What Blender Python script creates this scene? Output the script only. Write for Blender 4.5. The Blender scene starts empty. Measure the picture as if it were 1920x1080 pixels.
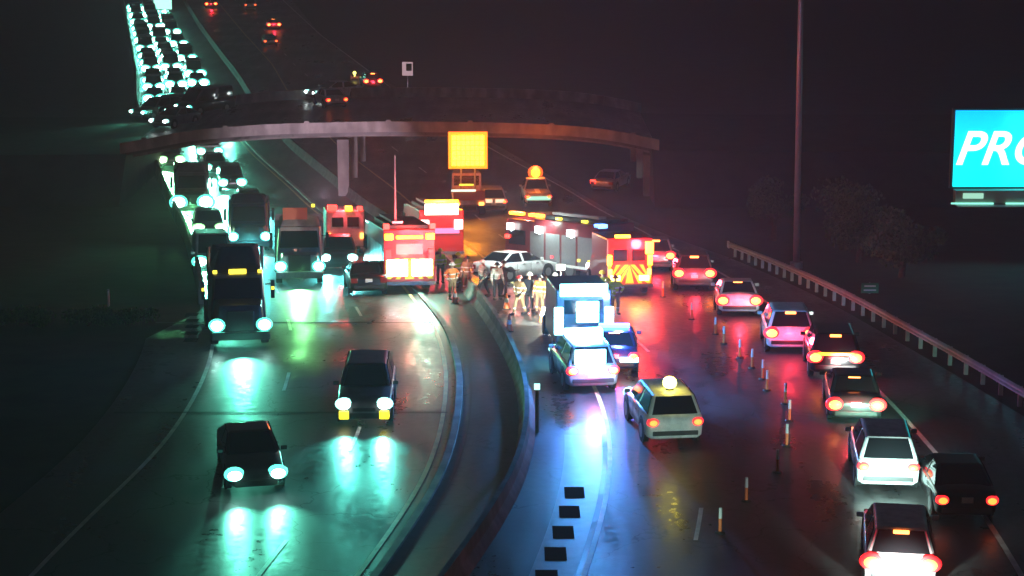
import bpy, bmesh, math, random
import numpy as np
from mathutils import Vector, Matrix, Euler
random.seed(7)
S = bpy.context.scene
COL = S.collection
PI = math.pi
# ------------------------------------------------------------------ camera, world, exposure
CAM_H = 19.5
FPX = 3900.0
PITCH = math.atan(825/FPX)
cd = bpy.data.cameras.new("camera"); cam = bpy.data.objects.new("camera", cd); COL.objects.link(cam)
cam.location = (0, 0, CAM_H); cam.rotation_euler = (PI/2 - PITCH, 0, 0)
cd.sensor_width = 36; cd.lens = FPX/1920*36; cd.clip_start = 1; cd.clip_end = 6000
S.camera = cam
W = bpy.data.worlds.new("World"); S.world = W; W.use_nodes = True
bg = W.node_tree.nodes["Background"]
bg.inputs[0].default_value = (0.8, 0.74, 1.0, 1); bg.inputs[1].default_value = 0.012
S.view_settings.view_transform = 'Standard'; S.view_settings.look = 'None'
S.view_settings.exposure = 0; S.view_settings.gamma = 1
S.cycles.use_denoising = True
S.cycles.max_bounces = 5; S.cycles.volume_bounces = 0; S.cycles.glossy_bounces = 3; S.cycles.transmission_bounces = 2
S.cycles.sample_clamp_indirect = 4; S.cycles.use_light_tree = True
S.cycles.volume_max_steps = 64; S.cycles.caustics_reflective = False; S.cycles.caustics_refractive = False

# ------------------------------------------------------------------ terrain function and pixel rays
def zt(Y):
    u = min(1, max(0, (Y-70)/85.0)); return -6*(3*u*u-2*u**3)
CP, SP = math.cos(PITCH), math.sin(PITCH)
def ray(px, py):
    u = (px-960)/FPX; v = (py-540)/FPX
    return Vector((u, CP - v*SP, -SP - v*CP))
def at_depth(px, py, Y):
    d = ray(px, py); k = Y/d.y
    return Vector((d.x*k, Y, CAM_H + d.z*k))
def G(px, py, dz=0.0):
    d = ray(px, py); a, b = 25.0, 3000.0
    f = lambda Y: CAM_H + Y*d.z/d.y - zt(Y) - dz
    for _ in range(60):
        m = (a+b)/2
        if f(m) > 0: a = m
        else: b = m
    return at_depth(px, py, (a+b)/2)

# ------------------------------------------------------------------ materials
MATS = {}
def mat(name, col, rough=0.5, metal=0.0, emit=None, es=0.0, noise=0.0, nscale=3.0, bump=0.0, coat=0.0, spec=0.5):
    if name in MATS: return MATS[name]
    m = bpy.data.materials.new(name); m.use_nodes = True; nt = m.node_tree; b = nt.nodes["Principled BSDF"]
    b.inputs["Base Color"].default_value = (*col, 1); b.inputs["Roughness"].default_value = rough
    b.inputs["Metallic"].default_value = metal; b.inputs["Coat Weight"].default_value = coat
    b.inputs["Specular IOR Level"].default_value = spec
    if emit: b.inputs["Emission Color"].default_value = (*emit, 1); b.inputs["Emission Strength"].default_value = es
    if noise or bump:
        tc = nt.nodes.new("ShaderNodeTexCoord"); n = nt.nodes.new("ShaderNodeTexNoise")
        n.inputs["Scale"].default_value = nscale; n.inputs["Detail"].default_value = 5; n.inputs["Roughness"].default_value = .65
        nt.links.new(tc.outputs["Object"], n.inputs["Vector"])
        if noise:
            r = nt.nodes.new("ShaderNodeValToRGB"); r.color_ramp.elements[0].position = .3; r.color_ramp.elements[1].position = .7
            r.color_ramp.elements[0].color = (*[c*(1-noise) for c in col], 1)
            r.color_ramp.elements[1].color = (*[min(1, c*(1+noise)) for c in col], 1)
            nt.links.new(n.outputs["Fac"], r.inputs[0]); nt.links.new(r.outputs[0], b.inputs["Base Color"])
        if bump:
            bp = nt.nodes.new("ShaderNodeBump"); bp.inputs["Strength"].default_value = bump; bp.inputs["Distance"].default_value = .05
            nt.links.new(n.outputs["Fac"], bp.inputs["Height"]); nt.links.new(bp.outputs[0], b.inputs["Normal"])
    MATS[name] = m; return m

def wr(nt, tc):
    n = nt.nodes.new("ShaderNodeTexNoise"); n.inputs["Scale"].default_value = .5; n.inputs["Detail"].default_value = 4
    nt.links.new(tc.outputs["Object"], n.inputs["Vector"])
    m = nt.nodes.new("ShaderNodeMix"); m.data_type = 'VECTOR'; m.inputs[0].default_value = .25
    a = nt.nodes.new("ShaderNodeVectorMath"); a.operation = 'MULTIPLY_ADD'; a.inputs[1].default_value = (3, 3, 3)
    nt.links.new(n.outputs["Color"], a.inputs[0]); nt.links.new(tc.outputs["Object"], a.inputs[2]); return a.outputs[0]
def wet_road(name, lo, hi, r0, r1, tint=(1, 1, 1)):
    m = bpy.data.materials.new(name); m.use_nodes = True; nt = m.node_tree; b = nt.nodes["Principled BSDF"]
    N = nt.nodes.new; L = nt.links.new
    tc = N("ShaderNodeTexCoord")
    mp = N("ShaderNodeMapping"); mp.inputs["Scale"].default_value = (1.0, .12, 1); L(tc.outputs["Object"], mp.inputs[0])
    n1 = N("ShaderNodeTexNoise"); n1.inputs["Scale"].default_value = .9; n1.inputs["Detail"].default_value = 6; L(mp.outputs[0], n1.inputs["Vector"])
    n2 = N("ShaderNodeTexNoise"); n2.inputs["Scale"].default_value = 14; n2.inputs["Detail"].default_value = 6; L(tc.outputs["Object"], n2.inputs["Vector"])
    n3 = N("ShaderNodeTexNoise"); n3.inputs["Scale"].default_value = .16; n3.inputs["Detail"].default_value = 4; L(tc.outputs["Object"], n3.inputs["Vector"])
    mx = N("ShaderNodeMath"); mx.operation = 'ADD'; L(n1.outputs["Fac"], mx.inputs[0]); L(n3.outputs["Fac"], mx.inputs[1])
    r = N("ShaderNodeValToRGB"); r.color_ramp.elements[0].position = .75; r.color_ramp.elements[1].position = 1.25
    mh = N("ShaderNodeMath"); mh.operation = 'MULTIPLY'; mh.inputs[1].default_value = .5; L(mx.outputs[0], mh.inputs[0])
    r.color_ramp.elements[0].position = .38; r.color_ramp.elements[1].position = .62
    r.color_ramp.elements[0].color = (*[lo*t for t in tint], 1); r.color_ramp.elements[1].color = (*[hi*t for t in tint], 1)
    vo = N("ShaderNodeTexVoronoi"); vo.feature = 'DISTANCE_TO_EDGE'; vo.inputs["Scale"].default_value = .23; L(wr(nt, tc), vo.inputs["Vector"])
    ck = N("ShaderNodeMath"); ck.operation = 'LESS_THAN'; ck.inputs[1].default_value = .006; L(vo.outputs[0], ck.inputs[0])
    n4 = N("ShaderNodeTexNoise"); n4.inputs["Scale"].default_value = 3.5; n4.inputs["Detail"].default_value = 8; L(tc.outputs["Object"], n4.inputs["Vector"])
    ad = N("ShaderNodeMath"); ad.operation = 'MULTIPLY_ADD'; ad.inputs[1].default_value = .35; L(n4.outputs["Fac"], ad.inputs[0]); 
    sb = N("ShaderNodeMath"); sb.operation = 'SUBTRACT'; sb.inputs[1].default_value = .175; L(mh.outputs[0], sb.inputs[0]); L(sb.outputs[0], ad.inputs[2])
    L(ad.outputs[0], r.inputs[0])
    cm = N("ShaderNodeMix"); cm.data_type = 'RGBA'; L(ck.outputs[0], cm.inputs[0]); L(r.outputs[0], cm.inputs[6]); cm.inputs[7].default_value = (.006, .006, .006, 1)
    L(cm.outputs[2], b.inputs["Base Color"]); mh = ad
    mr = N("ShaderNodeMapRange"); mr.inputs["From Min"].default_value = .36; mr.inputs["From Max"].default_value = .64
    mr.inputs["To Min"].default_value = r0; mr.inputs["To Max"].default_value = r1
    L(mh.outputs[0], mr.inputs["Value"]); L(mr.outputs[0], b.inputs["Roughness"])
    bp = N("ShaderNodeBump"); bp.inputs["Strength"].default_value = .35; bp.inputs["Distance"].default_value = .012
    L(n2.outputs["Fac"], bp.inputs["Height"]); L(bp.outputs[0], b.inputs["Normal"])
    b.inputs["Specular IOR Level"].default_value = .6
    MATS[name] = m; return m

M_roadL = wet_road("wet_asphalt_left", .02, .1, .24, .62)
M_roadR = wet_road("wet_asphalt_right", .018, .085, .24, .62)
M_med = wet_road("median_asphalt", .03, .055, .35, .6)
M_grass = mat("dark_grass", (.022, .028, .014), .9, noise=.6, nscale=.6, bump=.6)
M_conc = mat("concrete", (.32, .31, .29), .65, noise=.25, nscale=1.2, bump=.2)
M_concd = mat("stained_concrete", (.2, .19, .18), .7, noise=.35, nscale=.7, bump=.2)
def weather(m, sx=1.0):
    nt = m.node_tree; b = nt.nodes["Principled BSDF"]; src = b.inputs["Base Color"].links[0].from_socket
    tc = nt.nodes.new("ShaderNodeTexCoord"); mp = nt.nodes.new("ShaderNodeMapping"); mp.inputs["Scale"].default_value = (sx*.8, sx*.8, .2)
    n = nt.nodes.new("ShaderNodeTexNoise"); n.inputs["Scale"].default_value = 1.3; n.inputs["Detail"].default_value = 6
    nt.links.new(tc.outputs["Object"], mp.inputs[0]); nt.links.new(mp.outputs[0], n.inputs["Vector"])
    mr = nt.nodes.new("ShaderNodeMapRange"); mr.inputs[1].default_value = .42; mr.inputs[2].default_value = .62; mr.inputs[3].default_value = .62; mr.inputs[4].default_value = 1.08
    nt.links.new(n.outputs["Fac"], mr.inputs[0])
    mx = nt.nodes.new("ShaderNodeMix"); mx.data_type = 'RGBA'; mx.blend_type = 'MULTIPLY'; mx.inputs[0].default_value = 1
    nt.links.new(src, mx.inputs[6]); nt.links.new(mr.outputs[0], mx.inputs[7]); nt.links.new(mx.outputs[2], b.inputs["Base Color"])
weather(M_conc); weather(M_concd)
M_line = mat("road_paint", (.62, .62, .58), .45, noise=.35, nscale=1.5)
M_yline = mat("yellow_paint", (.6, .5, .25), .45, noise=.35, nscale=1.5)
M_gal = mat("galvanised_steel", (.42, .42, .43), .4, .6, noise=.2, nscale=2)
M_pole = mat("pole_steel", (.3, .28, .29), .45, .4, noise=.15, nscale=2)
M_tyre = mat("tyre_rubber", (.012, .012, .012), .75)
M_rim = mat("alloy_rim", (.35, .35, .36), .35, .8)
M_glass = mat("dark_glass", (.01, .012, .014), .06, spec=.8)
M_trim = mat("black_trim", (.02, .02, .02), .45)
M_chrome = mat("chrome", (.6, .6, .6), .15, 1.0)
M_plate = mat("plate", (.75, .75, .72), .4)
def paint(name, c, metal=.3): return mat("paint_"+name, c, .32, metal, coat=.5, noise=.3, nscale=1.7)
PW = paint("white", (.75, .76, .76), 0); PK = paint("black", (.012, .012, .014)); PG = paint("grey", (.16, .165, .17))
PS = paint("silver", (.42, .43, .44), .5); PR = paint("red", (.4, .03, .025), 0); PB = paint("blue", (.03, .06, .16)); PD = paint("dark_grey", (.05, .052, .056))
PT = paint("tan", (.28, .24, .18)); PTR = paint("trailer_white", (.5, .5, .5), 0)
PALE = [PW, PK, PG, PS, PR, PB, PD, PT]
def E(name, c, s): return mat(name, (.1, .1, .1), .4, emit=c, es=s)
E_headT = E("headlight_teal", (.5, 1, .88), 24)
E_headW = E("headlight_white", (.9, 1, 1), 20)
E_ring = E("headlight_halo", (.12, 1, .72), 2.4)
E_whitering = E("headlight_white_halo", (.4, 1, .9), 3)
E_greenring = E("headlight_green_halo", (.35, 1, .35), 3)
E_headG = E("headlight_lime", (.75, 1, .6), 22)
E_fog = E("fog_amber", (1, .85, .02), 2.2)
E_tail = E("tail_core", (1, .2, .035), 11)
E_tailr = E("tail_lens", (1, .015, .02), 3)
E_tailon = E("tail_running", (1, .2, .03), 4)
E_taildim = E("tail_dim", (1, .12, .05), 1.2)
E_red = E("beacon_red", (1, .03, .02), 8)
E_redw = E("beacon_redwhite", (1, .55, .5), 5)
E_amber = E("beacon_amber", (1, .27, .01), 12)
E_yel = E("beacon_yellow", (1, .9, .15), 10)
E_ora = E("arrow_amber", (1, .5, .015), 12)
E_orad = E("arrow_halo_face", (1, .13, .005), 5)
E_blue = E("beacon_blue", (.1, .3, 1), 8)
E_cyan = E("cyan_cast_glow", (.3, .95, 1), 8)
E_flood = E("flood_white", (.9, 1, .97), 9)
E_mark = E("marker_yellow", (1, .8, .05), 2.5)
E_tealdim = E("teal_glow", (.1, .8, .5), .6)
M_or = mat("orange_panel", (.85, .22, .12), .5)
M_refl_w = mat("white_sheeting", (.8, .8, .8), .4)
M_refl_o = mat("orange_sheeting", (.85, .2, .06), .45)
M_green = mat("sign_green", (.02, .22, .12), .5)

# ------------------------------------------------------------------ mesh builder
class MB:
    def __init__(s): s.v = []; s.f = []; s.m = []
    def add(s, vs, fs, mi=0):
        o = len(s.v); s.v += [tuple(v) for v in vs]
        for f in fs: s.f.append([i+o for i in f]); s.m.append(mi)
        return s
    def frus(s, y0, y1, z0, w0a, w0b, y2, y3, z1, w1a, w1b, mi=0, x=0):
        vs = [(x-w0a, y0, z0), (x+w0a, y0, z0), (x+w0b, y1, z0), (x-w0b, y1, z0), (x-w1a, y2, z1), (x+w1a, y2, z1), (x+w1b, y3, z1), (x-w1b, y3, z1)]
        return s.add(vs, [(3, 2, 1, 0), (4, 5, 6, 7), (0, 1, 5, 4), (1, 2, 6, 5), (2, 3, 7, 6), (3, 0, 4, 7)], mi)
    def box(s, c, d, mi=0, rz=0, rx=0):
        R = Euler((rx, 0, rz)).to_matrix(); C = Vector(c); h = Vector(d)/2
        vs = [C + R @ Vector((sx*h.x, sy*h.y, sz*h.z)) for sz in (-1, 1) for sx, sy in ((-1, -1), (1, -1), (1, 1), (-1, 1))]
        return s.add(vs, [(3, 2, 1, 0), (4, 5, 6, 7), (0, 1, 5, 4), (1, 2, 6, 5), (2, 3, 7, 6), (3, 0, 4, 7)], mi)
    def cyl(s, a, b, r0, r1=None, n=12, mi=0):
        r1 = r0 if r1 is None else r1
        a, b = Vector(a), Vector(b); d = (b-a).normalized()
        u = d.orthogonal().normalized(); w = d.cross(u); vs = []
        for p, r in ((a, r0), (b, r1)):
            for i in range(n):
                t = 2*PI*i/n; vs.append(p + u*math.cos(t)*r + w*math.sin(t)*r)
        fs = [(i, (i+1) % n, n+(i+1) % n, n+i) for i in range(n)] + [tuple(range(n-1, -1, -1)), tuple(range(n, 2*n))]
        return s.add(vs, fs, mi)
    def dome(s, c, r, n=14, k=8, mi=0):
        vs = []; fs = []
        for j in range(1, k):
            for i in range(n):
                t = 2*PI*i/n; q = PI*j/k; vs.append((c[0]+r[0]*math.cos(t)*math.sin(q), c[1]+r[1]*math.cos(q), c[2]+r[2]*math.sin(t)*math.sin(q)))
        for j in range(k-2):
            for i in range(n): fs.append((j*n+i, j*n+(i+1) % n, (j+1)*n+(i+1) % n, (j+1)*n+i))
        fs.append(tuple(range(n))); fs.append(tuple(range((k-2)*n, (k-1)*n)))
        return s.add(vs, fs, mi)
    def loft(s, secs, mi=0):
        n = len(secs[0]); vs = [p for q in secs for p in q]; fs = []
        for k in range(len(secs)-1):
            for i in range(n):
                j = (i+1) % n; fs.append((k*n+i, k*n+j, (k+1)*n+j, (k+1)*n+i))
        fs.append(tuple(range(n-1, -1, -1))); fs.append(tuple(range((len(secs)-1)*n, len(secs)*n)))
        return s.add(vs, fs, mi)
    def build(s, name, mats, parent=None, bevel=0, smooth=False, seg=2):
        me = bpy.data.meshes.new(name); bm = bmesh.new()
        bv = [bm.verts.new(v) for v in s.v]
        for f, mi in zip(s.f, s.m):
            try:
                fc = bm.faces.new([bv[i] for i in f]); fc.material_index = mi; fc.smooth = smooth
            except ValueError: pass
        bmesh.ops.recalc_face_normals(bm, faces=bm.faces)
        if bevel: bmesh.ops.bevel(bm, geom=list(bm.edges), offset=bevel, segments=seg, profile=.6, affect='EDGES', clamp_overlap=True)
        bm.to_mesh(me); bm.free()
        for m in (mats if isinstance(mats, (list, tuple)) else [mats]): me.materials.append(m)
        o = bpy.data.objects.new(name, me); COL.objects.link(o)
        if parent is not None: o.parent = parent
        return o
def tag(o, label=None, cat=None, group=None, kind=None):
    if label: o['label'] = label
    if cat: o['category'] = cat
    if group: o['group'] = group
    if kind: o['kind'] = kind
    return o
def empty(name, label=None, cat=None, group=None):
    o = bpy.data.objects.new(name, None); COL.objects.link(o); return tag(o, label, cat, group)
def copy_tree(o, parent=None):
    c = o.copy(); COL.objects.link(c)
    if parent is not None: c.parent = parent
    for ch in list(o.children): copy_tree(ch, c)
    return c
def lamp(kind, name, parent, loc, energy, color, rot=None, size=.1, spot=None, blend=.5):
    l = bpy.data.lights.new(name, kind); l.energy = energy; l.color = color
    l.shadow_soft_size = size
    if kind == 'SPOT': l.spot_size = math.radians(spot or 60); l.spot_blend = blend
    o = bpy.data.objects.new(name, l); COL.objects.link(o); o.parent = parent; o.location = loc
    if rot: o.rotation_euler = rot
    return o

# ------------------------------------------------------------------ boundaries of the roads, as X(Y)
def bound(pts, sig=3.0):
    P = sorted([(G(x, y).y, G(x, y).x) for x, y in pts])
    ys = [p[0] for p in P]; xs = [p[1] for p in P]
    Y = np.arange(0, 520.0); X = np.interp(Y, ys, xs)
    k = (xs[1]-xs[0])/(ys[1]-ys[0]); X[Y < ys[0]] = xs[0] + k*(Y[Y < ys[0]]-ys[0])
    k = (xs[-1]-xs[-2])/(ys[-1]-ys[-2]); X[Y > ys[-1]] = xs[-1] + k*(Y[Y > ys[-1]]-ys[-1])
    t = np.arange(-9, 10); w = np.exp(-t*t/(2*sig*sig)); w /= w.sum()
    Xp = np.pad(X, 9, mode='reflect', reflect_type='odd'); Xs = np.convolve(Xp, w, 'valid')
    return lambda y: float(np.interp(y, Y, Xs))
bE = bound([(60, 1080), (175, 960), (282, 868), (347, 782), (384, 713), (402, 650), (400, 600), (385, 520), (362, 450), (335, 400), (305, 330), (283, 290), (262, 200), (262, 150), (245, 60), (232, 0), (222, -30)])
bA = bound([(695, 1080), (760, 990), (820, 900), (850, 800), (857, 700), (835, 620), (795, 570), (735, 500), (640, 425), (560, 360), (480, 290), (410, 210), (385, 150), (330, 60), (305, 0), (290, -30)])
bB = bound([(860, 1080), (925, 990), (975, 900), (992, 820), (988, 740), (960, 670), (918, 600), (880, 550), (835, 500), (740, 425), (630, 345), (550, 280), (480, 200), (450, 150), (415, 105), (375, 50), (345, 0), (332, -30)])
bC = bound([(1095, 1080), (1130, 980), (1148, 880), (1145, 810), (1128, 750), (1080, 665), (1030, 600), (960, 530), (880, 460), (760, 370), (640, 280), (550, 190), (510, 120), (455, 60), (405, 0), (390, -30)])
bM = bound([(1290, 1080), (1318, 960), (1325, 860), (1300, 770), (1245, 688), (1200, 645), (1120, 580), (1040, 520), (950, 450), (860, 370), (740, 280), (620, 180), (550, 120), (490, 50), (440, 0), (425, -30)])
bR = bound([(1915, 1080), (1870, 1000), (1790, 890), (1660, 745), (1600, 690), (1530, 635), (1440, 570), (1330, 500), (1200, 430), (1080, 365), (930, 285), (760, 185), (680, 125), (600, 65), (530, 0), (510, -30)])
bG = bound([(2150, 905), (1920, 775), (1700, 645), (1540, 555), (1375, 482), (1230, 428), (1100, 365), (960, 285), (790, 190), (700, 135), (610, 70), (550, 0), (530, -30)])

YROWS = list(range(20, 200)) + list(range(200, 520, 4))
def strip(name, xl, xr, Y0, Y1, dz, m, nx=1, rows=None):
    mb = MB(); rr = [y for y in (rows or YROWS) if Y0 <= y <= Y1]
    for y in rr:
        a, b = xl(y), xr(y)
        for i in range(nx+1): mb.v.append((a+(b-a)*i/nx, y, zt(y)+dz))
    n = nx+1
    for k in range(len(rr)-1):
        for i in range(nx): mb.f.append([k*n+i, k*n+i+1, (k+1)*n+i+1, (k+1)*n+i]); mb.m.append(0)
    o = mb.build(name, m); o['kind'] = 'structure'; return o
def slope_x(bf, y): return bf(y+.5)-bf(y-.5)
def line(name, bf, w, Y0, Y1, dz, m, off=0):
    h = lambda y: w/2*math.hypot(1, slope_x(bf, y))
    return strip(name, lambda y: bf(y)+off-h(y), lambda y: bf(y)+off+h(y), Y0, Y1, dz, m)
# ground sheet
mb = MB(); rows = [-200, -50, 0] + YROWS + [600, 900, 1500, 2600]; cols = [-1500, -300, -120, -60, -30, 0, 30, 60, 120, 300, 1500]
for y in rows:
    for x in cols: mb.v.append((x, y, zt(y)))
n = len(cols)
for k in range(len(rows)-1):
    for i in range(n-1): mb.f.append([k*n+i, k*n+i+1, (k+1)*n+i+1, (k+1)*n+i]); mb.m.append(0)
g = mb.build("ground", M_grass); g['kind'] = 'structure'
strip("road_southbound", lambda y: bE(y)-(2.8 if y < 84 else max(.5, 2.8-(y-84)*.3)), lambda y: bA(y)+.1, 40, 512, .02, M_roadL)
strip("median_shoulder", lambda y: bA(y)+.1, lambda y: bB(y), 40, 512, .02, M_med)
strip("road_northbound", lambda y: bB(y), lambda y: bG(y)-.3, 40, 512, .02, M_roadR)
line("edge_line_left", bE, .15, 45, 500, .032, M_line)
line("edge_line_median", bA, .15, 45, 500, .032, M_yline, off=-.35)
line("edge_line_inner", bC, .15, 45, 500, .032, M_yline)
line("edge_line_outer", bR, .17, 45, 500, .032, M_line)
def kerbprof(name, bf, prof, Y0, Y1, m, off=0):
    mb = MB(); rr = [y for y in YROWS if Y0 <= y <= Y1]; secs = []
    for y in rr:
        k = math.hypot(1, slope_x(bf, y))
        secs.append([(bf(y)+off+px*k, y, zt(y)+pz) for px, pz in prof])
    mb.loft(secs); return mb.build(name, m)
o = kerbprof("kerb_strip", bA, [(-.13, 0), (.13, 0), (.12, .1), (-.11, .1)], 45, 500, M_conc, .15); o['kind'] = 'structure'
# seam and dark joint beside the kerb
line("pavement_seam", bA, .05, 45, 300, .03, M_trim, off=.6)
def dashes(name, bf, w, Y0, Y1, dlen, gap, m, ph=0):
    mb = MB(); y = Y0+ph
    while y < Y1:
        yy = [y+i*dlen/3 for i in range(4)]
        for a, b in zip(yy, yy[1:]):
            k = w/2
            mb.add([(bf(a)-k, a, zt(a)+.034), (bf(a)+k, a, zt(a)+.034), (bf(b)+k, b, zt(b)+.034), (bf(b)-k, b, zt(b)+.034)], [(0, 1, 2, 3)])
        y += dlen+gap
    o = mb.build(name, m); o['kind'] = 'structure'
mix = lambda f, g_, t: (lambda y: f(y)*(1-t)+g_(y)*t)
dashes("lane_marking_left", mix(bE, bA, .335), .13, 50, 400, 3, 9, M_line)
dashes("lane_marking_middle", mix(bE, bA, .67), .13, 50, 400, 3, 9, M_line, 4)
dashes("lane_marking_right", bM, .13, 50, 400, 3, 9, M_line, 7)
# expansion joints across the left carriageway
mb = MB()
for py in (606, 775):
    y0 = G(500, py).y
    for dy in (0,):
        xa, xb = bE(y0)-2.5, bA(y0)-.2; nn = 14
        for i in range(nn):
            a = xa+(xb-xa)*i/nn; b = xa+(xb-xa)*(i+1)/nn
            mb.add([(a, y0-.09, zt(y0)+.03), (b, y0-.09, zt(y0)+.03), (b, y0+.09, zt(y0)+.035), (a, y0+.09, zt(y0)+.035)], [(0, 1, 2, 3)])
o = mb.build("pavement_joint", M_trim); o['kind'] = 'structure'
strip("lit_pavement_strip", lambda y: bC(y)-1.5, lambda y: bC(y)-.25, 48, 68, .028, mat("lit_strip_concrete", (.3, .3, .3), .42, noise=.2, nscale=1.5))  # paler strip put in for the light pooled on the pavement
# rumble strips (dark milled squares) on the shoulders
mb = MB()
for i in range(9):
    y = G(1100, 925).y - i*1.9
    x = bC(y)-.95
    mb.add([(x-.36, y-.6, zt(y)+.036), (x+.26, y-.6, zt(y)+.036), (x+.26, y+.55, zt(y)+.036), (x-.36, y+.55, zt(y)+.036)], [(0, 1, 2, 3)])
for i in range(5):
    y = G(370, 640).y + i*1.7; x = bE(y)-.9
    mb.add([(x-.3, y-.4, zt(y)+.033), (x+.25, y-.4, zt(y)+.033), (x+.25, y+.4, zt(y)+.033), (x-.3, y+.4, zt(y)+.033)], [(0, 1, 2, 3)])
o = mb.build("rumble_strip", mat("milled_dark", (.006, .006, .007), .95, spec=.05)); o['kind'] = 'structure'

# ------------------------------------------------------------------ barriers and guardrail
jersey = [(-.3, 0), (.3, 0), (.26, .1), (.12, .33), (.08, .7), (-.08, .7), (-.12, .33), (-.26, .1)]
o = kerbprof("median_barrier", bB, jersey, 45, 500, mat("grimy_concrete", (.15, .15, .145), .85, noise=.45, nscale=.9, bump=.3)); weather(MATS["grimy_concrete"]); tag(o, "pale concrete median barrier curving between the two carriageways", "barrier")
low = [(-.15, 0), (.15, 0), (.1, 1.1), (-.1, 1.1)]  # wall height raised to block headlight spill onto the left bank
o = kerbprof("roadside_barrier", bE, low, G(395, 575).y, 480, M_concd, -.4); tag(o, "low dark wall along the left edge of the queue of headlights", "barrier")
gr = empty("guardrail", "galvanised guardrail on posts along the right shoulder", "guardrail")
Ya, Yb = 58, G(1372, 480).y
mb = MB(); secs = []
prof = [(-.03, .50), (.05, .53), (.05, .58), (-.02, .63), (.05, .68), (.05, .74), (-.03, .80), (-.06, .80), (-.01, .74), (-.01, .68), (-.07, .63), (-.01, .58), (-.01, .53), (-.06, .50)]
for i in range(70):
    y = Ya+(Yb-Ya)*i/69; secs.append([(bG(y)-a, y, zt(y)+b) for a, b in prof])
mb.loft(secs).build("rail", M_gal, gr)
y = Ya+.5
while y < Yb:
    MB().box((bG(y)+.16, y, zt(y)+.36), (.15, .12, .76)).box((bG(y)+.05, y, zt(y)+.64), (.12, .1, .3)).build("post", M_gal, gr)
    y += 1.7/math.hypot(1, slope_x(bG, y))
e = MB().box((0, 0, .62), (.12, .5, .34)).build("end_cap", M_refl_w, gr); e.location = (bG(Yb)-.02, Yb+.3, zt(Yb))

# ------------------------------------------------------------------ overpass
YB0, YB1 = 152.0, 174.0
bt = [(225, 268), (270, 262), (350, 244), (500, 232), (700, 227), (850, 228), (1000, 231), (1100, 237), (1170, 247), (1236, 262)]
bx = [at_depth(x, y, YB0).x for x, y in bt]; bz = [at_depth(x, y, YB0).z for x, y in bt]
XX = np.linspace(bx[0], bx[-1], 60); ZZ = np.interp(XX, bx, bz)
for _ in range(6): ZZ[1:-1] = (ZZ[:-2]+2*ZZ[1:-1]+ZZ[2:])/4
ztop = lambda x: float(np.interp(x, XX, ZZ))
ov = empty("overpass", "long concrete road bridge crossing over both carriageways", "bridge")
def ovpart(name, y0, y1, a, b, m):
    mb = MB(); mb.loft([[(x, y0, ztop(x)+a), (x, y1, ztop(x)+a), (x, y1, ztop(x)+b), (x, y0, ztop(x)+b)] for x in XX]); return mb.build(name, m, ov)
ovpart("deck", YB0, YB1, -1.0, -.8, M_roadR)
ovpart("parapet", YB0-.15, YB0+.12, -.78, 0, M_conc)
ovpart("parapet", YB1-.12, YB1+.15, -.78, 0, M_conc)
for k in range(6):
    yy = YB0+3.0+k*3.3; ovpart("girder", yy-.25, yy+.25, -1.5, -1.0, M_concd)
def pier(px, w):
    x = at_depth(px, 300, YB0+6).x
    for yy in (YB0+2.2, YB0+11, YB1-2.2):
        zb = zt(yy)-.3; z1 = ztop(x)-1.55
        MB().frus(yy-.5, yy+.5, zb, w/2, w/2, yy-.5, yy+.5, z1, w/2*1.1, w/2*1.1, x=x).build("pier", M_concd, ov)
for px, w in ((652, .8), (1211, .8)): pier(px, w)
# rail posts along the near parapet
x = bx[1]
while x < bx[-1]-1:
    MB().box((x, YB0-.02, ztop(x)+.06), (.35, .2, .12)).build("parapet_cap", M_conc, ov); x += 6.0
# embankments carrying the bridge ends
def embank(name, xa, xb):
    mb = MB(); secs = []
    for x in np.linspace(xa, xb, 12):
        t = ztop(x)-.9; b = zt(YB0)-.2; h = t-b; hf = h*1.1
        secs.append([(x, YB0-hf, b), (x, YB1+hf, b), (x, YB1, t), (x, YB0, t)])
    mb.loft(secs); o = mb.build(name, M_grass); o['kind'] = 'structure'
embank("embankment_right", at_depth(1222, 300, YB0).x, 90); embank("embankment_left", -110, at_depth(236, 280, YB0).x)

# ------------------------------------------------------------------ vehicles
def place(root, px, py, ang, L, facing):
    """near face bottom-centre at the pixel; ang = heading (0 = straight away from camera, +Y), slope-following"""
    P = G(px, py)
    f = Vector((-math.sin(ang), math.cos(ang), 0))
    c = P + (f*(L/2) if not facing else -f*(L/2))
    sl = (zt(c.y+1)-zt(c.y-1))/2
    n = Vector((0, -sl, 1)).normalized()
    f3 = (f - n*f.dot(n)).normalized(); r = f3.cross(n).normalized()
    M = Matrix(((r.x, f3.x, n.x, c.x), (r.y, f3.y, n.y, c.y), (r.z, f3.z, n.z, zt(c.y)+.025), (0, 0, 0, 1)))
    root.matrix_world = M
    return root
def tangent(px, py, facing, bf1=None, bf2=None):
    y = G(px, py).y; x = G(px, py).x
    b1, b2 = (bE, bA) if facing else (bC, bR)
    a1, a2 = b1(y), b2(y); t = (x-a1)/(a2-a1)
    k = slope_x(b1, y)*(1-t)+slope_x(b2, y)*t
    a = math.atan2(-k, 1)
    return a + (PI if facing else 0)

def camface(px, py, off=0):
    p = G(px, py); return PI-math.atan2(p.x, p.y)+off

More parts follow.
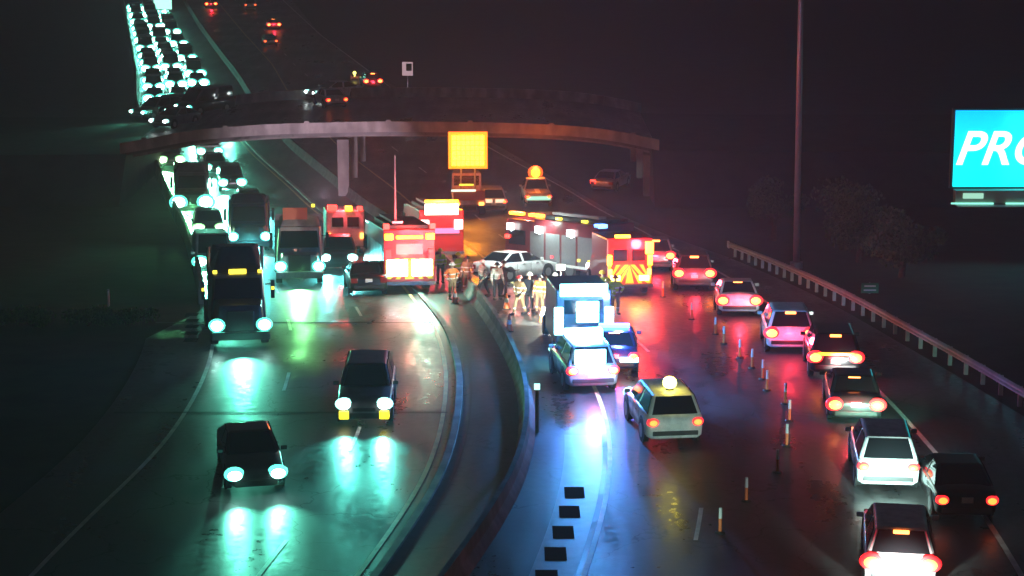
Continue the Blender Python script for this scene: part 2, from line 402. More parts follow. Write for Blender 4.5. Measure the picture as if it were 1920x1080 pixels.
def wheel(root, x, y, r, w=.22):
    t = MB().cyl((x-w/2, y, r), (x+w/2, y, r), r, n=20).build("wheel", M_tyre, root, bevel=.02, seg=1)
    s = 1 if x > 0 else -1
    MB().cyl((x+s*(w/2-.01), y, r), (x+s*(w/2+.012), y, r), r*.62, n=14).build("rim", M_rim, t)
def hw_sections(st, L, W):
    secs = []
    for ty, tw, zb, ztp in st:
        w = W/2*tw; y = ty*L/2; c = .5*(zb+ztp)
        half = [(0, zb), (w*.8, zb), (w*.97, zb+.1), (w, c), (w*.985, ztp-.14), (w*.93, ztp-.03), (w*.55, ztp+.015), (0, ztp+.03)]
        ring = [(x, y, z) for x, z in half] + [(-x, y, z) for x, z in half[-2:0:-1]]
        secs.append(ring)
    return secs
CARS = {
 'sedan': dict(L=4.75, W=1.84, st=[(-1, .8, .42, .72), (-.985, .93, .3, .93), (-.9, .98, .22, 1.0), (-.7, 1, .2, 1.02), (-.2, 1, .2, 1.0), (.3, 1, .2, .98), (.45, .99, .2, .95), (.75, .97, .22, .86), (.93, .92, .25, .76), (.985, .85, .32, .68), (1, .74, .4, .58)],
               cab=(-.78, .48, .95, -.42, .06, 1.45), tail=(.62, .84), head=(.62, .7)),
 'suv': dict(L=4.7, W=1.92, st=[(-1, .86, .45, .85), (-.985, .95, .34, 1.08), (-.9, 1, .28, 1.14), (-.2, 1, .26, 1.12), (.3, 1, .26, 1.1), (.45, .99, .26, 1.07), (.8, .97, .28, 1.0), (.95, .93, .32, .9), (.99, .87, .38, .8), (1, .78, .45, .7)],
             cab=(-.95, .46, 1.08, -.82, .12, 1.74), tail=(.72, 1.06), head=(.7, .84)),
 'pickup': dict(L=5.7, W=1.98, st=[(-1, .95, .5, .98), (-.985, .97, .42, 1.08), (-.9, .99, .38, 1.1), (-.1, 1, .34, 1.1), (.3, 1, .34, 1.1), (.5, .99, .34, 1.1), (.85, .98, .34, 1.06), (.97, .95, .38, .98), (1, .88, .45, .85)],
                cab=(-.12, .5, 1.05, -.06, .22, 1.86), tail=(.7, 1.06), head=(.78, .9)),
 'van': dict(L=5.3, W=1.98, st=[(-1, .92, .4, 1.1), (-.985, .97, .32, 1.15), (-.9, 1, .28, 1.18), (.5, 1, .28, 1.15), (.7, .99, .3, 1.1), (.93, .96, .3, 1.0), (1, .86, .42, .8)],
             cab=(-.97, .78, 1.1, -.93, .4, 2.15), tail=(.75, 1.2), head=(.72, .86)),
}
def car(kind, pm, name, label, cat, group=None, front='off', rear='off', beam=0, beamcol=(.85, 1, .95), fog=False, tilt=10, brake=True, hs=1.0, ts=1.0, cone_=60):
    c = CARS[kind]; L, Wd = c['L'], c['W']; root = empty(name, label, cat, group)
    MB().loft(hw_sections(c['st'], L, Wd)).build("body", pm, root, smooth=True)
    y0, y1, zb, y2, y3, z1 = c['cab']; y0 *= L/2; y1 *= L/2; y2 *= L/2; y3 *= L/2
    wb, wt = Wd/2*.95, Wd/2*.74
    if kind == 'van': wt = Wd/2*.86
    MB().frus(y0, y1, zb, wb, wb, y2, y3, z1, wt*.97, wt).build("cabin", pm, root, bevel=.12, seg=3)
    def pane(nm, p, q, r, s, out):
        # four corners bottom-left, bottom-right, top-right, top-left; inset and lifted
        p, q, r, s = map(Vector, (p, q, r, s)); c0 = (p+q+r+s)/4; nn = (q-p).cross(s-p).normalized()
        if nn.dot(Vector(out)) < 0: nn = -nn
        A = [c0+(v-c0)*.84+nn*.012 for v in (p, q, r, s)]; Bk = [v-nn*.03 for v in A]
        MB().add(A+Bk, [(0, 1, 2, 3), (7, 6, 5, 4), (0, 4, 5, 1), (1, 5, 6, 2), (2, 6, 7, 3), (3, 7, 4, 0)]).build(nm, M_glass, root)
    pane("windshield", (-wb, y1, zb), (wb, y1, zb), (wt, y3, z1), (-wt, y3, z1), (0, 1, .3))
    pane("rear_window", (-wb, y0, zb), (wb, y0, zb), (wt, y2, z1), (-wt, y2, z1), (0, -1, .3))
    for s in (-1, 1):
        ym, yt = (y0+y1)/2, (y2+y3)/2
        pane("side_window", (s*wb, y0, zb), (s*wb, ym, zb), (s*wt, yt, z1), (s*wt, y2, z1), (s, 0, 0))
        pane("side_window", (s*wb, ym, zb), (s*wb, y1, zb), (s*wt, y3, z1), (s*wt, yt, z1), (s, 0, 0))
        MB().box((s*(Wd/2+.08), y1-.25, zb+.1), (.2, .1, .14)).build("side_mirror", pm, root, bevel=.03)
    if kind == 'pickup':
        MB().box((0, -.56*L/2, 1.115), (Wd*.84, L*.40, .02)).build("cargo_bed", M_trim, root)
    r = .34 if kind == 'sedan' else .39
    for s in (-1, 1):
        for yy in (-.58, .6):
            wheel(root, s*(Wd/2-.1), yy*L/2, r)
            MB().cyl((s*Wd*.47, yy*L/2, r+.03), (s*(Wd/2+.004), yy*L/2, r+.03), r*1.2, n=20).build("wheel_arch", M_trim, root)
        for yy in (-.3, .12):
            MB().box((s*(Wd/2+.004), yy*L/2+.35, .86), (.02, .18, .03)).build("door_handle", M_chrome, root)
            MB().box((s*(Wd/2+.001), yy*L/2-.12, .68), (.006, .012, .5)).build("door_seam", M_trim, root)
    ta, tb = c['tail']; ha, hb = c['head']
    tailm = {'off': mat("tail_off", (.25, .01, .01), .2), 'on': E_taildim, 'brake': E_tail}[rear]
    for s in (-1, 1):
        zt_ = (ta+tb)/2
        if rear != 'off':
            if rear == 'on': ts = .85
            t = MB().dome((s*Wd*.39, -L/2*.965, zt_), (.25*ts, .16, .19*ts)).build("taillight", E_tailr, root, smooth=True)  # wide dim lens imitates the red halo round the bulb
            MB().dome((s*Wd*.39, -L/2*.965-.12, zt_), (.16*ts, .08, .12*ts)).build("lit_bulb", E_tail if rear == "brake" else E_tailon, t, smooth=True)
        else: MB().box((s*Wd*.385, -L/2*.975, zt_), (.34, .2, tb-ta)).build("taillight", tailm, root, bevel=.03)
        zh = (ha+hb)/2
        if front == 'off': MB().box((s*Wd*.36, L/2*.955, zh), (.42, .26, hb-ha+.06)).build("headlight", M_chrome, root, bevel=.04)
        else:
            h = MB().dome((s*Wd*.36, L/2*.93, zh), (.24*hs, .26, .17*hs)).build("headlight", {'teal': E_ring, 'green': E_greenring}.get(front, E_whitering), root, smooth=True)  # oversized tinted dome, its glow imitates headlight bloom
            MB().dome((s*Wd*.36, L/2*.93+.15, zh), (.17*hs, .15, .12*hs)).build("lit_bulb", {'teal': E_headT, 'green': E_headG}.get(front, E_headW), h, smooth=True)
        if fog: MB().box((s*Wd*.36, L/2*.95, .42), (.34, .34, .3)).build("fog_light", E_fog, root, bevel=.04)
    if rear == 'brake' and brake:
        zz = z1-.08 if kind != 'pickup' else z1-.02
        t = MB().box((0, y2-.10, zz), (.42, .08, .09)).build("brake_light", E_tail, root, bevel=.02)
    MB().box((0, -L/2*.99, .42+(.1 if kind != 'sedan' else 0)), (Wd*.8, .1, .16)).build("rear_bumper", M_trim, root, bevel=.03)
    MB().box((0, L/2*.985, .38), (Wd*.72, .1, .2)).build("front_bumper", M_trim, root, bevel=.03)
    MB().box((0, -L/2*.985-.025, .74), (.34, .04, .17)).build("licence_plate", M_plate, root)
    MB().box((0, L/2*.98, .6), (Wd*.42, .1, .14)).build("grille", M_trim, root, bevel=.02)
    if rear == 'brake': lamp('POINT', "tail_glow", root, (0, -L/2-.6, .95), 170, (1, .03, .06), size=.15)
    if beam:
        if beam > 0: 
            for s in (-.62, .62) if hs > 1.05 else (0,):
                lamp('SPOT', "headlight_beam", root, (s, L/2+.15, .72), beam if s == 0 else beam/2, beamcol, rot=(PI/2-math.radians(tilt), 0, 0), size=.08, spot=cone_, blend=.9)
    return root, L

TEAL = (.15, 1, .68); CYAN = (.12, .95, .95); GRN = (.2, 1, .38)
# --- left carriageway, near
r, L = car('sedan', PD, "car", "dark car alone at the lower left with two starry teal headlights", "car", front='teal', beam=1500, beamcol=TEAL, hs=1.35)
place(r, 482, 930, camface(482, 925, .08), L, True)
r, L = car('suv', PG, "car", "grey suv in the middle lane with yellow glow under its headlights", "car", front='white', beam=1500, beamcol=(.12, 1, .8), fog=True, hs=1.3)
place(r, 683, 802, camface(683, 806, -.05), L, True)
r, L = car('suv', PD, "car", "dark car facing us with white headlights just left of the rear fire truck", "car", front='white', beam=3500, beamcol=CYAN, hs=1.3)
place(r, 636, 512, camface(636, 512, 0), L, True)
r, L = car('sedan', PK, "car", "unlit dark car parked against the left side of the rear fire truck", "car")
place(r, 692, 556, tangent(692, 556, True)+PI, L, False)

# --- trucks
def semi(pm, label, front=E_headT, beam=2600, beamcol=TEAL, trailer=13.0, box=False, fair=None, visor=True, W_=2.5, name="semi_truck", group=None, tzz=2.9, hl=1.0):
    """cab-forward of y; nose at +L/2"""
    L = trailer+6.6; root = empty(name, label, "truck", group); yn = L/2
    if box: L = trailer+3.6; yn = L/2
    # hood + cab
    hz = 1.75 if not box else 1.5
    MB().frus(yn-2.0, yn, .55, 1.05, .95, yn-2.0, yn-.12, hz, 1.0, .85).build("hood", pm, root, bevel=.12)
    MB().frus(yn-4.2 if not box else yn-3.2, yn-1.7, .6, 1.2, 1.15, yn-4.2 if not box else yn-3.2, yn-2.25, 2.75, 1.15, 1.0).build("cab", pm, root, bevel=.1)
    MB().add([(-.98, yn-1.83, 1.72), (.98, yn-1.83, 1.72), (.9, yn-2.12, 2.55), (-.9, yn-2.12, 2.55), (-.98, yn-1.9, 1.72), (.98, yn-1.9, 1.72), (.9, yn-2.2, 2.55), (-.9, yn-2.2, 2.55)],
             [(0, 1, 2, 3), (7, 6, 5, 4), (0, 4, 5, 1), (1, 5, 6, 2), (2, 6, 7, 3), (3, 7, 4, 0)]).build("windshield", M_glass, root)
    MB().frus(yn-4.2 if not box else yn-3.2, yn-2.3, 2.75, 1.1, 1.0, yn-4.2 if not box else yn-3.2, yn-3.2 if not box else yn-2.9, 3.75 if not box else 3.3, 1.0, .6).build("roof_fairing", fair or pm, root, bevel=.12)
    MB().box((0, yn-.02, 1.05), (1.1, .08, .95)).build("grille", M_chrome if not box else M_trim, root, bevel=.03)
    MB().box((0, yn+.06, .52), (2.35, .28, .34)).build("front_bumper", M_chrome if not box else pm, root, bevel=.05)
    for s in (-1, 1):
        h = MB().dome((s*.95, yn+.02, .95), (.34*hl, .2, .28*hl)).build("headlight", E_ring, root, smooth=True)  # coloured dome glows wider than the lamp to imitate bloom
        MB().dome((s*.95, yn+.13, .95), (.25*hl, .14, .21*hl)).build("lit_bulb", front, h, smooth=True)
        MB().box((s*1.42, yn-2.0, 2.1), (.16, .2, .75)).box((s*1.27, yn-2.05, 2.3), (.3, .04, .04)).build("side_mirror", M_trim, root, bevel=.02)
        MB().cyl((s*1.12, yn-4.35, .9), (s*1.12, yn-4.35, 3.6), .08).build("exhaust_stack", M_chrome, root) if not box else None
    if visor:
        MB().box((0, yn-2.12, 2.83), (.72, .16, .2)).build("marker_light", E_mark, root, bevel=.03)
        for s in (-.92, .92): MB().box((s, yn-2.18, 2.82), (.18, .14, .14)).build("marker_light", E_mark, root, bevel=.03)
        for s in (-1.42, 1.42): MB().box((s, yn-1.86, 2.15), (.12, .06, .12)).build("marker_light", E_mark, root)
    tz = 3.9 if not box else tzz
    ty1 = yn-4.6 if not box else yn-3.4; ty0 = -L/2
    if trailer > 3: MB().box((0, (ty0+ty1)/2, (1.15+tz)/2), (W_, ty1-ty0, tz-1.15)).build("trailer" if not box else "cargo_box", PTR if not box else pm, root, bevel=.05)
    MB().box((0, (ty0+yn-1)/2, .85), (1.0, yn-1-ty0, .3)).build("chassis", M_trim, root)
    for s in (-1, 1):
        wheel(root, s*1.02, yn-1.2, .5, .3)
        if box: wheel(root, s*1.02, ty0+1.6, .5, .5)
        else:
            for yy in ((yn-5.2, yn-6.4, ty0+1.2, ty0+2.4) if trailer > 3 else (yn-5.6, yn-7.0)): wheel(root, s*1.02, yy, .5, .5)
    if beam: lamp('SPOT', "headlight_beam", root, (0, yn+.35, 1.0), beam, beamcol, rot=(PI/2-math.radians(11), 0, 0), size=.1, spot=52, blend=.9)
    return root, L
r, L = semi(PD, "dark semi truck nearest in the left queue with a yellow roof light bar", trailer=1.6, beam=2500)
place(r, 452, 655, camface(452, 655, .04), L, True)
r, L = semi(PTR, "white box truck with an orange panel above its cab, right of the dark semi", box=True, trailer=4.6, beamcol=(.25, 1, .3), beam=3500, tzz=3.0, visor=False, name="box_truck")
pn = MB().box((.2, L/2-2.72, 3.22), (1.25, .1, .95)).build("roof_panel", M_or, r, bevel=.02)
MB().box((-.72, L/2-2.62, 3.8), (.18, .16, .16)).build("marker_light", E_mark, r, bevel=.03)
lamp('SPOT', "panel_lamp", r, (.2, L/2+1.2, 3.0), 90, (1, .45, .3), rot=(PI/2, 0, PI), size=.1, spot=50)
place(r, 562, 536, camface(562, 532), L, True)

# --- queue
queue = [
 ('van', 402, 520, "pale van in the left lane directly behind the nearest dark semi", PS, 1500, TEAL),
 ('suv', 394, 452, "suv in the left lane of the queue, two places behind the nearest semi", PD, 1500, GRN),
 ('suv', 322, 318, "suv hugging the left wall where the queue leaves the bridge shadow", PG, 1500, GRN),
 ('sedan', 470, 402, "car in the right lane of the queue just behind the cyan lit truck", PK, 1500, CYAN),
 ('suv', 436, 362, "suv in the right lane beside the boxy dark truck of the queue", PD, 1200, TEAL),
 ('sedan', 405, 330, "low car in the right queue lane, second one below the bridge", PG, 1200, TEAL),
 ('van', 394, 302, "boxy van nearest the bridge in the right lane of the queue", PW, 1200, TEAL),
 ('sedan', 318, 282, "small car at the bridge edge in the left lane of the queue", PK, 900, GRN),
]
for k, px, py, lb, pm, en, bc in queue:
    r, L = car(k, pm, "queued_car", lb, "car", "vehicles queued in the left carriageway", front='green' if bc is GRN else 'teal', beam=en*26, beamcol=bc, hs=1.9, tilt=15, cone_=46)
    place(r, px, py, camface(px, py, .05), L, True)
r, L = semi(PG, "boxy dark truck in the left lane of the queue beside the wall", box=True, trailer=4.2, beam=20000, beamcol=GRN, name="box_truck", visor=False, hl=1.9, group="vehicles queued in the left carriageway")
place(r, 361, 404, camface(361, 404), L, True)
r, L = semi(PB, "truck with a cyan lit front in the right queue lane behind the dark semi", box=True, trailer=4, beam=20000, beamcol=CYAN, tzz=2.9, name="box_truck", visor=False, group="vehicles queued in the left carriageway")
place(r, 468, 474, camface(468, 474), L, True)
# far queue beyond the bridge
proto = {}
for k, pm in (('sedan', PG), ('suv', PD), ('van', PS)):
    proto[k] = car(k, pm, "far_car", "x", "car", "far cars queued beyond the overpass", front='teal', beam=9000, beamcol=TEAL, hs=2.7, tilt=12, cone_=40)
cnt = [0, 0, 0]; ORD = "nearest,second,third,fourth,fifth,sixth,seventh,eighth,ninth,tenth,eleventh,twelfth,thirteenth,fourteenth,fifteenth,sixteenth,seventeenth,eighteenth,nineteenth,twentieth".split(",")
first = dict.fromkeys(proto, True); yy = 181.0; idx = 0
while yy < 338:
    for lane, t, lb in ((0, .2, "tiny pair of headlights in the outer far lane beyond the overpass"), (1, .52, "tiny pair of headlights in the middle far lane beyond the overpass"), (2, .84, "tiny pair of headlights in the inner far lane beyond the overpass")):
        if lane == 2 and random.random() < .4: continue
        k = random.choice(['sedan', 'suv', 'suv', 'van']); src, L = proto[k]
        if first[k]: r = src; first[k] = False
        else: r = copy_tree(src)
        cnt[lane] += 1; r['label'] = "tiny headlights in the %s far lane, %s from the overpass" % (("outer", "middle", "inner")[lane], ORD[cnt[lane]-1])
        y = yy+random.uniform(-2, 2)+lane*2.5; x = bE(y)*(1-t)+bA(y)*t
        a = math.atan2(-(slope_x(bE, y)*(1-t)+slope_x(bA, y)*t), 1)+PI
        r.matrix_world = Matrix.Translation((x, y, zt(y)+.025)) @ Matrix.Rotation(a, 4, 'Z'); idx += 1
    yy += random.choice([7.5, 8, 9, 11])
for k in proto:
    if first[k]:
        for ch in list(proto[k][0].children_recursive): bpy.data.objects.remove(ch)
        bpy.data.objects.remove(proto[k][0])
# cars on the bridge deck
def deckcar(px, py, kind, pm, label, ang, **kw):
    r, L = car(kind, pm, "bridge_car", label, "car", "cars crossing on the overpass", **kw)
    x0 = at_depth(px, py, 160); 
    # intersect with deck
    a, b = YB0, YB1
    for _ in range(40):
        m = (a+b)/2; p = at_depth(px, py, m)
        if p.z > ztop(p.x)-.8: a = m
        else: b = m
    p = at_depth(px, py, (a+b)/2)
    r.matrix_world = Matrix.Translation((p.x, p.y, ztop(p.x)-.8+.005)) @ Matrix.Rotation(ang, 4, 'Z')
deckcar(296, 222, 'suv', PG, "car on the bridge at its left end with twin white headlights", PI*.8, front='teal', beam=400, beamcol=TEAL)
deckcar(347, 216, 'sedan', PD, "car on the bridge between the amber tail light and the left end", PI*.75, front='teal', beam=400, beamcol=TEAL)
deckcar(385, 212, 'van', PD, "dark van on the bridge with a bright headlight and amber lamp beside it", PI*.8, front='teal', beam=400, beamcol=TEAL)
deckcar(330, 236, 'sedan', PG, "low car on the bridge beside the near parapet above the queue", PI*.85, front='white', beam=400, beamcol=TEAL)
deckcar(318, 197, 'suv', PD, "suv on the bridge behind the leftmost bridge car", PI*.8, front='teal', beam=400, beamcol=TEAL)
deckcar(362, 188, 'sedan', PG, "car at the far side of the bridge over the left lanes", PI*.8, front='white', beam=400, beamcol=TEAL)
deckcar(618, 198, 'sedan', PS, "silver car on the bridge deck with red tail lights", .35, rear='on', beam=200)
deckcar(627, 170, 'sedan', PW, "white car at the far side of the bridge with pale headlights", PI*.7, front='white')

# --- right carriageway far cars
def rcar(kind, pm, px, py, label, da=0, group="vehicles stopped in the right carriageway", **kw):
    kw.setdefault('ts', 1.35); kw.setdefault('rear', 'brake'); kw.setdefault('beam', 300)
    r, L = car(kind, pm, "car", label, "car", group, **kw)
    q = G(px, py); tg = tangent(px, py, False); vw = -math.atan2(q.x, q.y)
    place(r, px, py, (tg*.35+vw*.65 if group.startswith("vehicles") and abs(da) < .3 else tg)+da, L, False); return r, L
G2 = "cars driving away beyond the overpass"
rcar('suv', PD, 700, 168, "car with three red lamps in a row just beyond the bridge", group=G2, beam=300)
rcar('sedan', PG, 514, 56, "far car with red tail lights, upper one of two close together", group=G2, beam=200)
rcar('sedan', PG, 508, 88, "far car with amber tail lights, lower one of two close together", group=G2, beam=200, rear='on')
rcar('sedan', PK, 396, 16, "farthest car with red tail lights near the top edge", group=G2, beam=200)
rcar('suv', PS, 470, 20, "far car glowing yellow near the top edge", group=G2, beam=200, rear='on')
# --- right carriageway closed lane queue (from far to near)
rcar('suv', PS, 1230, 512, "silver car in the right queue beside the chevron rescue truck", hs=1)
rcar('suv', PG, 1302, 548, "grey suv with starry brake lights right of the first lane post")
rcar('sedan', PW, 1386, 596, "white car with amber lamps level with the start of the guardrail sign")
rcar('suv', PW, 1482, 668, "white suv with glaring brake lights and a teal lit bumper", rear='brake', beam=700)
rcar('suv', PK, 1566, 716, "black suv with one continuous red light bar across its tail", beam=700)
r, L = rcar('sedan', PD, 1604, 800, "dark sedan with three red lamps and a teal lit trunk below the light bar suv", beam=900)
rcar('suv', PW, 1664, 930, "white suv with pale lit tailgate above the bottom right car", rear='on', beam=2600, da=.03, beamcol=(.3, 1, .72))
rcar('sedan', PK, 1812, 985, "black sedan on the right shoulder over the edge line", rear='on', beam=300, da=.12)
rcar('suv', PW, 1686, 1118, "white suv cut by the bottom edge with glaring red tail lights", beam=6000, beamcol=(.6, 1, .9))
rcar('sedan', PG, 1700, 1320, "grey car below the frame following the bottom white suv", beam=5000, beamcol=(.8, 1, .95))
# light bar on the 1566 suv
for o in list(COL.objects):
    if o.get('label', '').startswith("black suv with one continuous"):
        MB().box((0, -2.33, 1.02), (1.66, .1, .12)).build("light_bar", E("bar_amber", (1, .4, .02), 4), o, bevel=.02)
# white pickup with amber beacon
r, L = car('suv', PW, "beacon_suv", "white suv with a bright yellow roof beacon alone in the empty lanes", "car", front='white', rear='on', beam=500)
MB().cyl((0, -1.3, 1.70), (0, -1.3, 1.80), .14).build("beacon_base", M_trim, r)
MB().dome((0, -1.3, 1.98), (.24, .24, .22)).build("beacon", E_yel, r, smooth=True)
lamp('POINT', "beacon_lamp", r, (0, -1.8, 2.3), 25, (1, .8, .1), size=.12)
place(r, 1266, 842, .13, L, False)
rcar('suv', PG, 1262, 1400, "added unseen grey car whose beam lights the beacon suv", beam=5000, beamcol=(.6, 1, .85), cone_=16, tilt=2)  # unseen car added below the frame to light the suv's tail

# vehicles near / under the bridge
r, L = rcar('pickup', PW, 1010, 392, "white pickup with a single orange beacon under the bridge", rear='on', beam=400)
t = MB().dome((0, .6, 2.2), (.55, .3, .5)).build("beacon", E("beacon_halo", (1, .06, .005), 4), r, smooth=True); MB().dome((0, .4, 2.2), (.34, .2, .34)).build("lit_bulb", E_amber, t, smooth=True); MB().cyl((0, .6, 1.8), (0, .6, 1.9), .2).build("beacon_base", M_trim, r)  # outer red-orange dome imitates a halo round the amber core
MB().box((0, -2.85, .78), (1.7, .08, .26)).build("lit_tailgate_strip", E("tail_white_green", (.45, 1, .7), 1.3), r)
lamp('POINT', "beacon_lamp", r, (0, .2, 3.0), 500, (1, .16, .03), size=.3)
r, L = rcar('suv', PS, 926, 402, "silver suv with twin pinkish tail lamps under the bridge", rear='on', beam=400)
for s in (-.42, .42): MB().box((s, -2.4, .95), (.62, .08, .24)).build("tail_strip", E("tail_cream", (1, .62, .4), 1.8), r)
r, L = rcar('sedan', PS, 1128, 362, "small silver car with one red lamp on the ramp right of the bridge lights", rear='off', beam=100, da=-.6)
MB().box((-.7, -2.36, .8), (.4, .1, .3)).build("lit_lens", E_red, r)

# --- arrow board truck
tr = empty("arrow_board_truck", "highway truck carrying a big glaring amber arrow board", "truck")
L = 8.0
MB().frus(1.4, 3.9, .55, 1.1, 1.05, 1.4, 3.3, 2.5, 1.05, .95).build("cab", PW, tr, bevel=.1)
MB().box((0, -1.3, 1.05), (2.3, 5.2, .35)).build("flatbed", PW, tr, bevel=.03)
MB().box((0, -1.0, .75), (.9, 7.5, .3)).build("chassis", M_trim, tr)
MB().box((0, 1.43, 1.95), (1.8, .06, .7)).build("rear_window", M_glass, tr)
for s in (-1, 1):
    wheel(tr, s*.95, 2.6, .45, .28); wheel(tr, s*.95, -2.2, .45, .45)
    MB().box((s*.85, -3.95, .95), (.35, .1, .2)).build("taillight", E_tail, tr, bevel=.02)
    MB().cyl((s*.5, -1.6, 1.2), (s*.5, -1.6, 3.6), .06).build("board_post", M_gal, tr)
MB().box((0, -1.6, 4.45), (2.75, .12, 2.6)).build("arrow_board", E_orad, tr, bevel=.03)  # glowing red-orange border imitates the halo round the cells
cell = MB().box((0, 0, 0), (.29, .1, .32)).build("board_lamp_cell", E_ora, tr, bevel=.02)
for i in range(7):
    for j in range(6):
        q = cell.copy() if (i or j) else cell
        if i or j: COL.objects.link(q); q.parent = tr
        q.location = (-.98+i*.325, -1.72, 3.55+j*.36)
MB().box((-.4, -3.98, 1.9), (1.7, .1, .14)).build("bed_light_bar", E("bed_bar", (.8, 1, .8), 1.6), tr)
MB().box((-.2, -3.98, 2.3), (1.0, .1, .1)).build("bed_light_bar", E_mark, tr)
MB().box((0, -3.9, 1.55), (2.2, .08, .7)).build("tailgate", M_refl_o, tr)
lamp('POINT', "board_lamp", tr, (0, -3.4, 4.6), 1100, (1, .2, .01), size=.6)
place(tr, 880, 408, tangent(880, 408, False)*.3, L, False)

# --- fire engines
M_fire = mat("fire_red", (.42, .03, .025), .3, coat=.6)
M_firew = mat("fire_white", (.7, .7, .68), .35, coat=.4)
M_shut = mat("roll_shutter", (.22, .22, .23), .4, .5, noise=.1, nscale=8)
def chevrons(parent, y, z0, z1, w, n=5, c1=None, c2=None):
    mb = MB(); hh = z1-z0; out = -.012
    for i in range(-n, n):
        for s in (-1, 1):
            a = i*w/n; b = a+w/n/2
            pts = []
            # stripe rising towards the centre
            for xx, zz in ((a, z0), (b, z0), (b-hh*.9, z1), (a-hh*.9, z1)): pts.append((xx, zz))
            cl = [(min(max(x, 0.0), w/2), z) for x, z in pts]
            if max(x for x, z in cl)-min(x for x, z in cl) < .02: continue
            vs = [(s*x, y, z) for x, z in cl]+[(s*x, y+.01, z) for x, z in cl]
            mb.add(vs, [(0, 1, 2, 3), (7, 6, 5, 4), (0, 4, 5, 1), (1, 5, 6, 2), (2, 6, 7, 3), (3, 7, 4, 0)])
    mb.build("chevron_stripes", c1 or mat("chevron_yellow", (.75, .7, .05), .4), parent)
def engine(label, L=9.0, H=3.1, W_=2.5, name="fire_engine", M_fire=M_fire):
    r = empty(name, label, "fire truck", "emergency vehicles at the crash")
    MB().box((0, -1.3, .55+(H-.55)/2), (W_, L-2.6, H-.55)).build("body", M_fire, r, bevel=.05)
    MB().frus(L/2-2.5, L/2, .5, W_/2, W_/2*.96, L/2-2.5, L/2-.25, H-.15, W_/2*.97, W_/2*.9).build("cab", M_fire, r, bevel=.1)
    MB().box((0, L/2-.03, 1.95), (W_*.8, .14, .8)).build("windshield", M_glass, r, bevel=.02)
    MB().box((0, -L/2-.02, .52), (W_, .5, .18)).build("rear_step", M_chrome, r)
    for s in (-1, 1):
        for k in range(4):
            yy = -L/2+1.0+k*1.25
            MB().box((s*(W_/2+.005), yy, 1.55), (.04, 1.1, 1.5)).build("locker_shutter", M_shut, r)
        MB().box((s*(W_/2*.98), L/2-1.2, 1.9), (.06, 1.3, .75)).build("side_window", M_glass, r)
        MB().box((s*(W_/2+.012), -1.2, .72), (.03, L-3.2, .14)).build("white_stripe", M_firew, r)
        for yy in (L/2-1.3, -L/2+2.2): wheel(r, s*(W_/2-.16), yy, .52, .32)
    MB().box((0, -1.5, H+.1), (W_*.8, L-3.4, .2)).build("hose_bed", M_trim, r, bevel=.03)
    MB().box((-.5, -1.5, H+.3), (.5, L-4, .12)).box((-.75, -1.5, H+.34), (.05, L-4, .08)).build("roof_ladder", M_gal, r)
    return r
fe = engine("fire engine seen from behind, its tail glaring white and its top amber")
L = 9.0
chevrons(fe, -4.515, .7, 1.7, 2.3)
MB().box((0, -4.5, 2.15), (1.3, .04, .5)).build("rear_shutter", M_shut, fe)
for s in (-1, 1):
    MB().box((s*1.0, -4.54, 2.75), (.42, .12, .3)).build("beacon", E_amber, fe, bevel=.03)
    MB().box((s*1.12, -4.54, 3.25), (.28, .2, .28)).build("beacon", E_red, fe, bevel=.03)
    MB().box((s*1.05, -4.54, 1.9), (.3, .12, .5)).build("taillight", E_tailr, fe, bevel=.03)
    MB().box((s*.6, -4.55, 1.25), (1.0, .12, .8)).build("flood_light", E_flood, fe, bevel=.05)  # glowing boxes enlarged to stand in for the white-lit lower tail
MB().box((0, -4.54, 2.72), (1.3, .12, .16)).build("beacon_bar", E_amber, fe, bevel=.03)
MB().cyl((-.55, -3.5, 3.2), (-.55, -3.5, 6.6), .07, .03).build("whip_mast", mat("mast_pink", (.6, .45, .5), .4), fe)
lamp('POINT', "beacon_lamp", fe, (0, -5.4, 3.3), 700, (1, .04, .03), size=.25)
lamp('SPOT', "flood_lamp", fe, (.6, -5.2, 2.4), 1300, (.25, 1, .72), rot=(math.radians(35), 0, PI), size=.2, spot=130, blend=.6)  # tinted teal to throw colour onto the barrier and road
lamp('SPOT', "tail_wash", fe, (0, -6.4, 1.9), 110, (1, .5, .3), rot=(math.radians(88), 0, 0), size=.3, spot=90, blend=.6)
place(fe, 768, 552, tangent(768, 552, False)+.04, L, False)

fe2 = engine("second fire engine behind the first, pink and white lamps on its tail", H=2.9)
MB().box((0, -4.54, 2.95), (1.9, .14, .62)).build("beacon_bar", E("red_white_bar", (1, .75, .6), 5), fe2, bevel=.05)
MB().box((0, -4.54, 3.4), (1.9, .14, .18)).build("beacon_bar", E_amber, fe2, bevel=.05)
for s in (-1, 1):
    MB().box((s*.95, -4.54, 2.1), (.5, .14, .55)).build("beacon", E_redw, fe2, bevel=.05)
MB().box((0, -4.54, 1.75), (2.0, .1, .3)).build("beacon_bar", E("pink_bar", (1, .2, .45), 2), fe2, bevel=.04)
lamp('POINT', "beacon_lamp", fe2, (0, -5.4, 3.4), 1100, (1, .03, .06), size=.3)
place(fe2, 828, 492, tangent(828, 492, False)+.04, L, False)

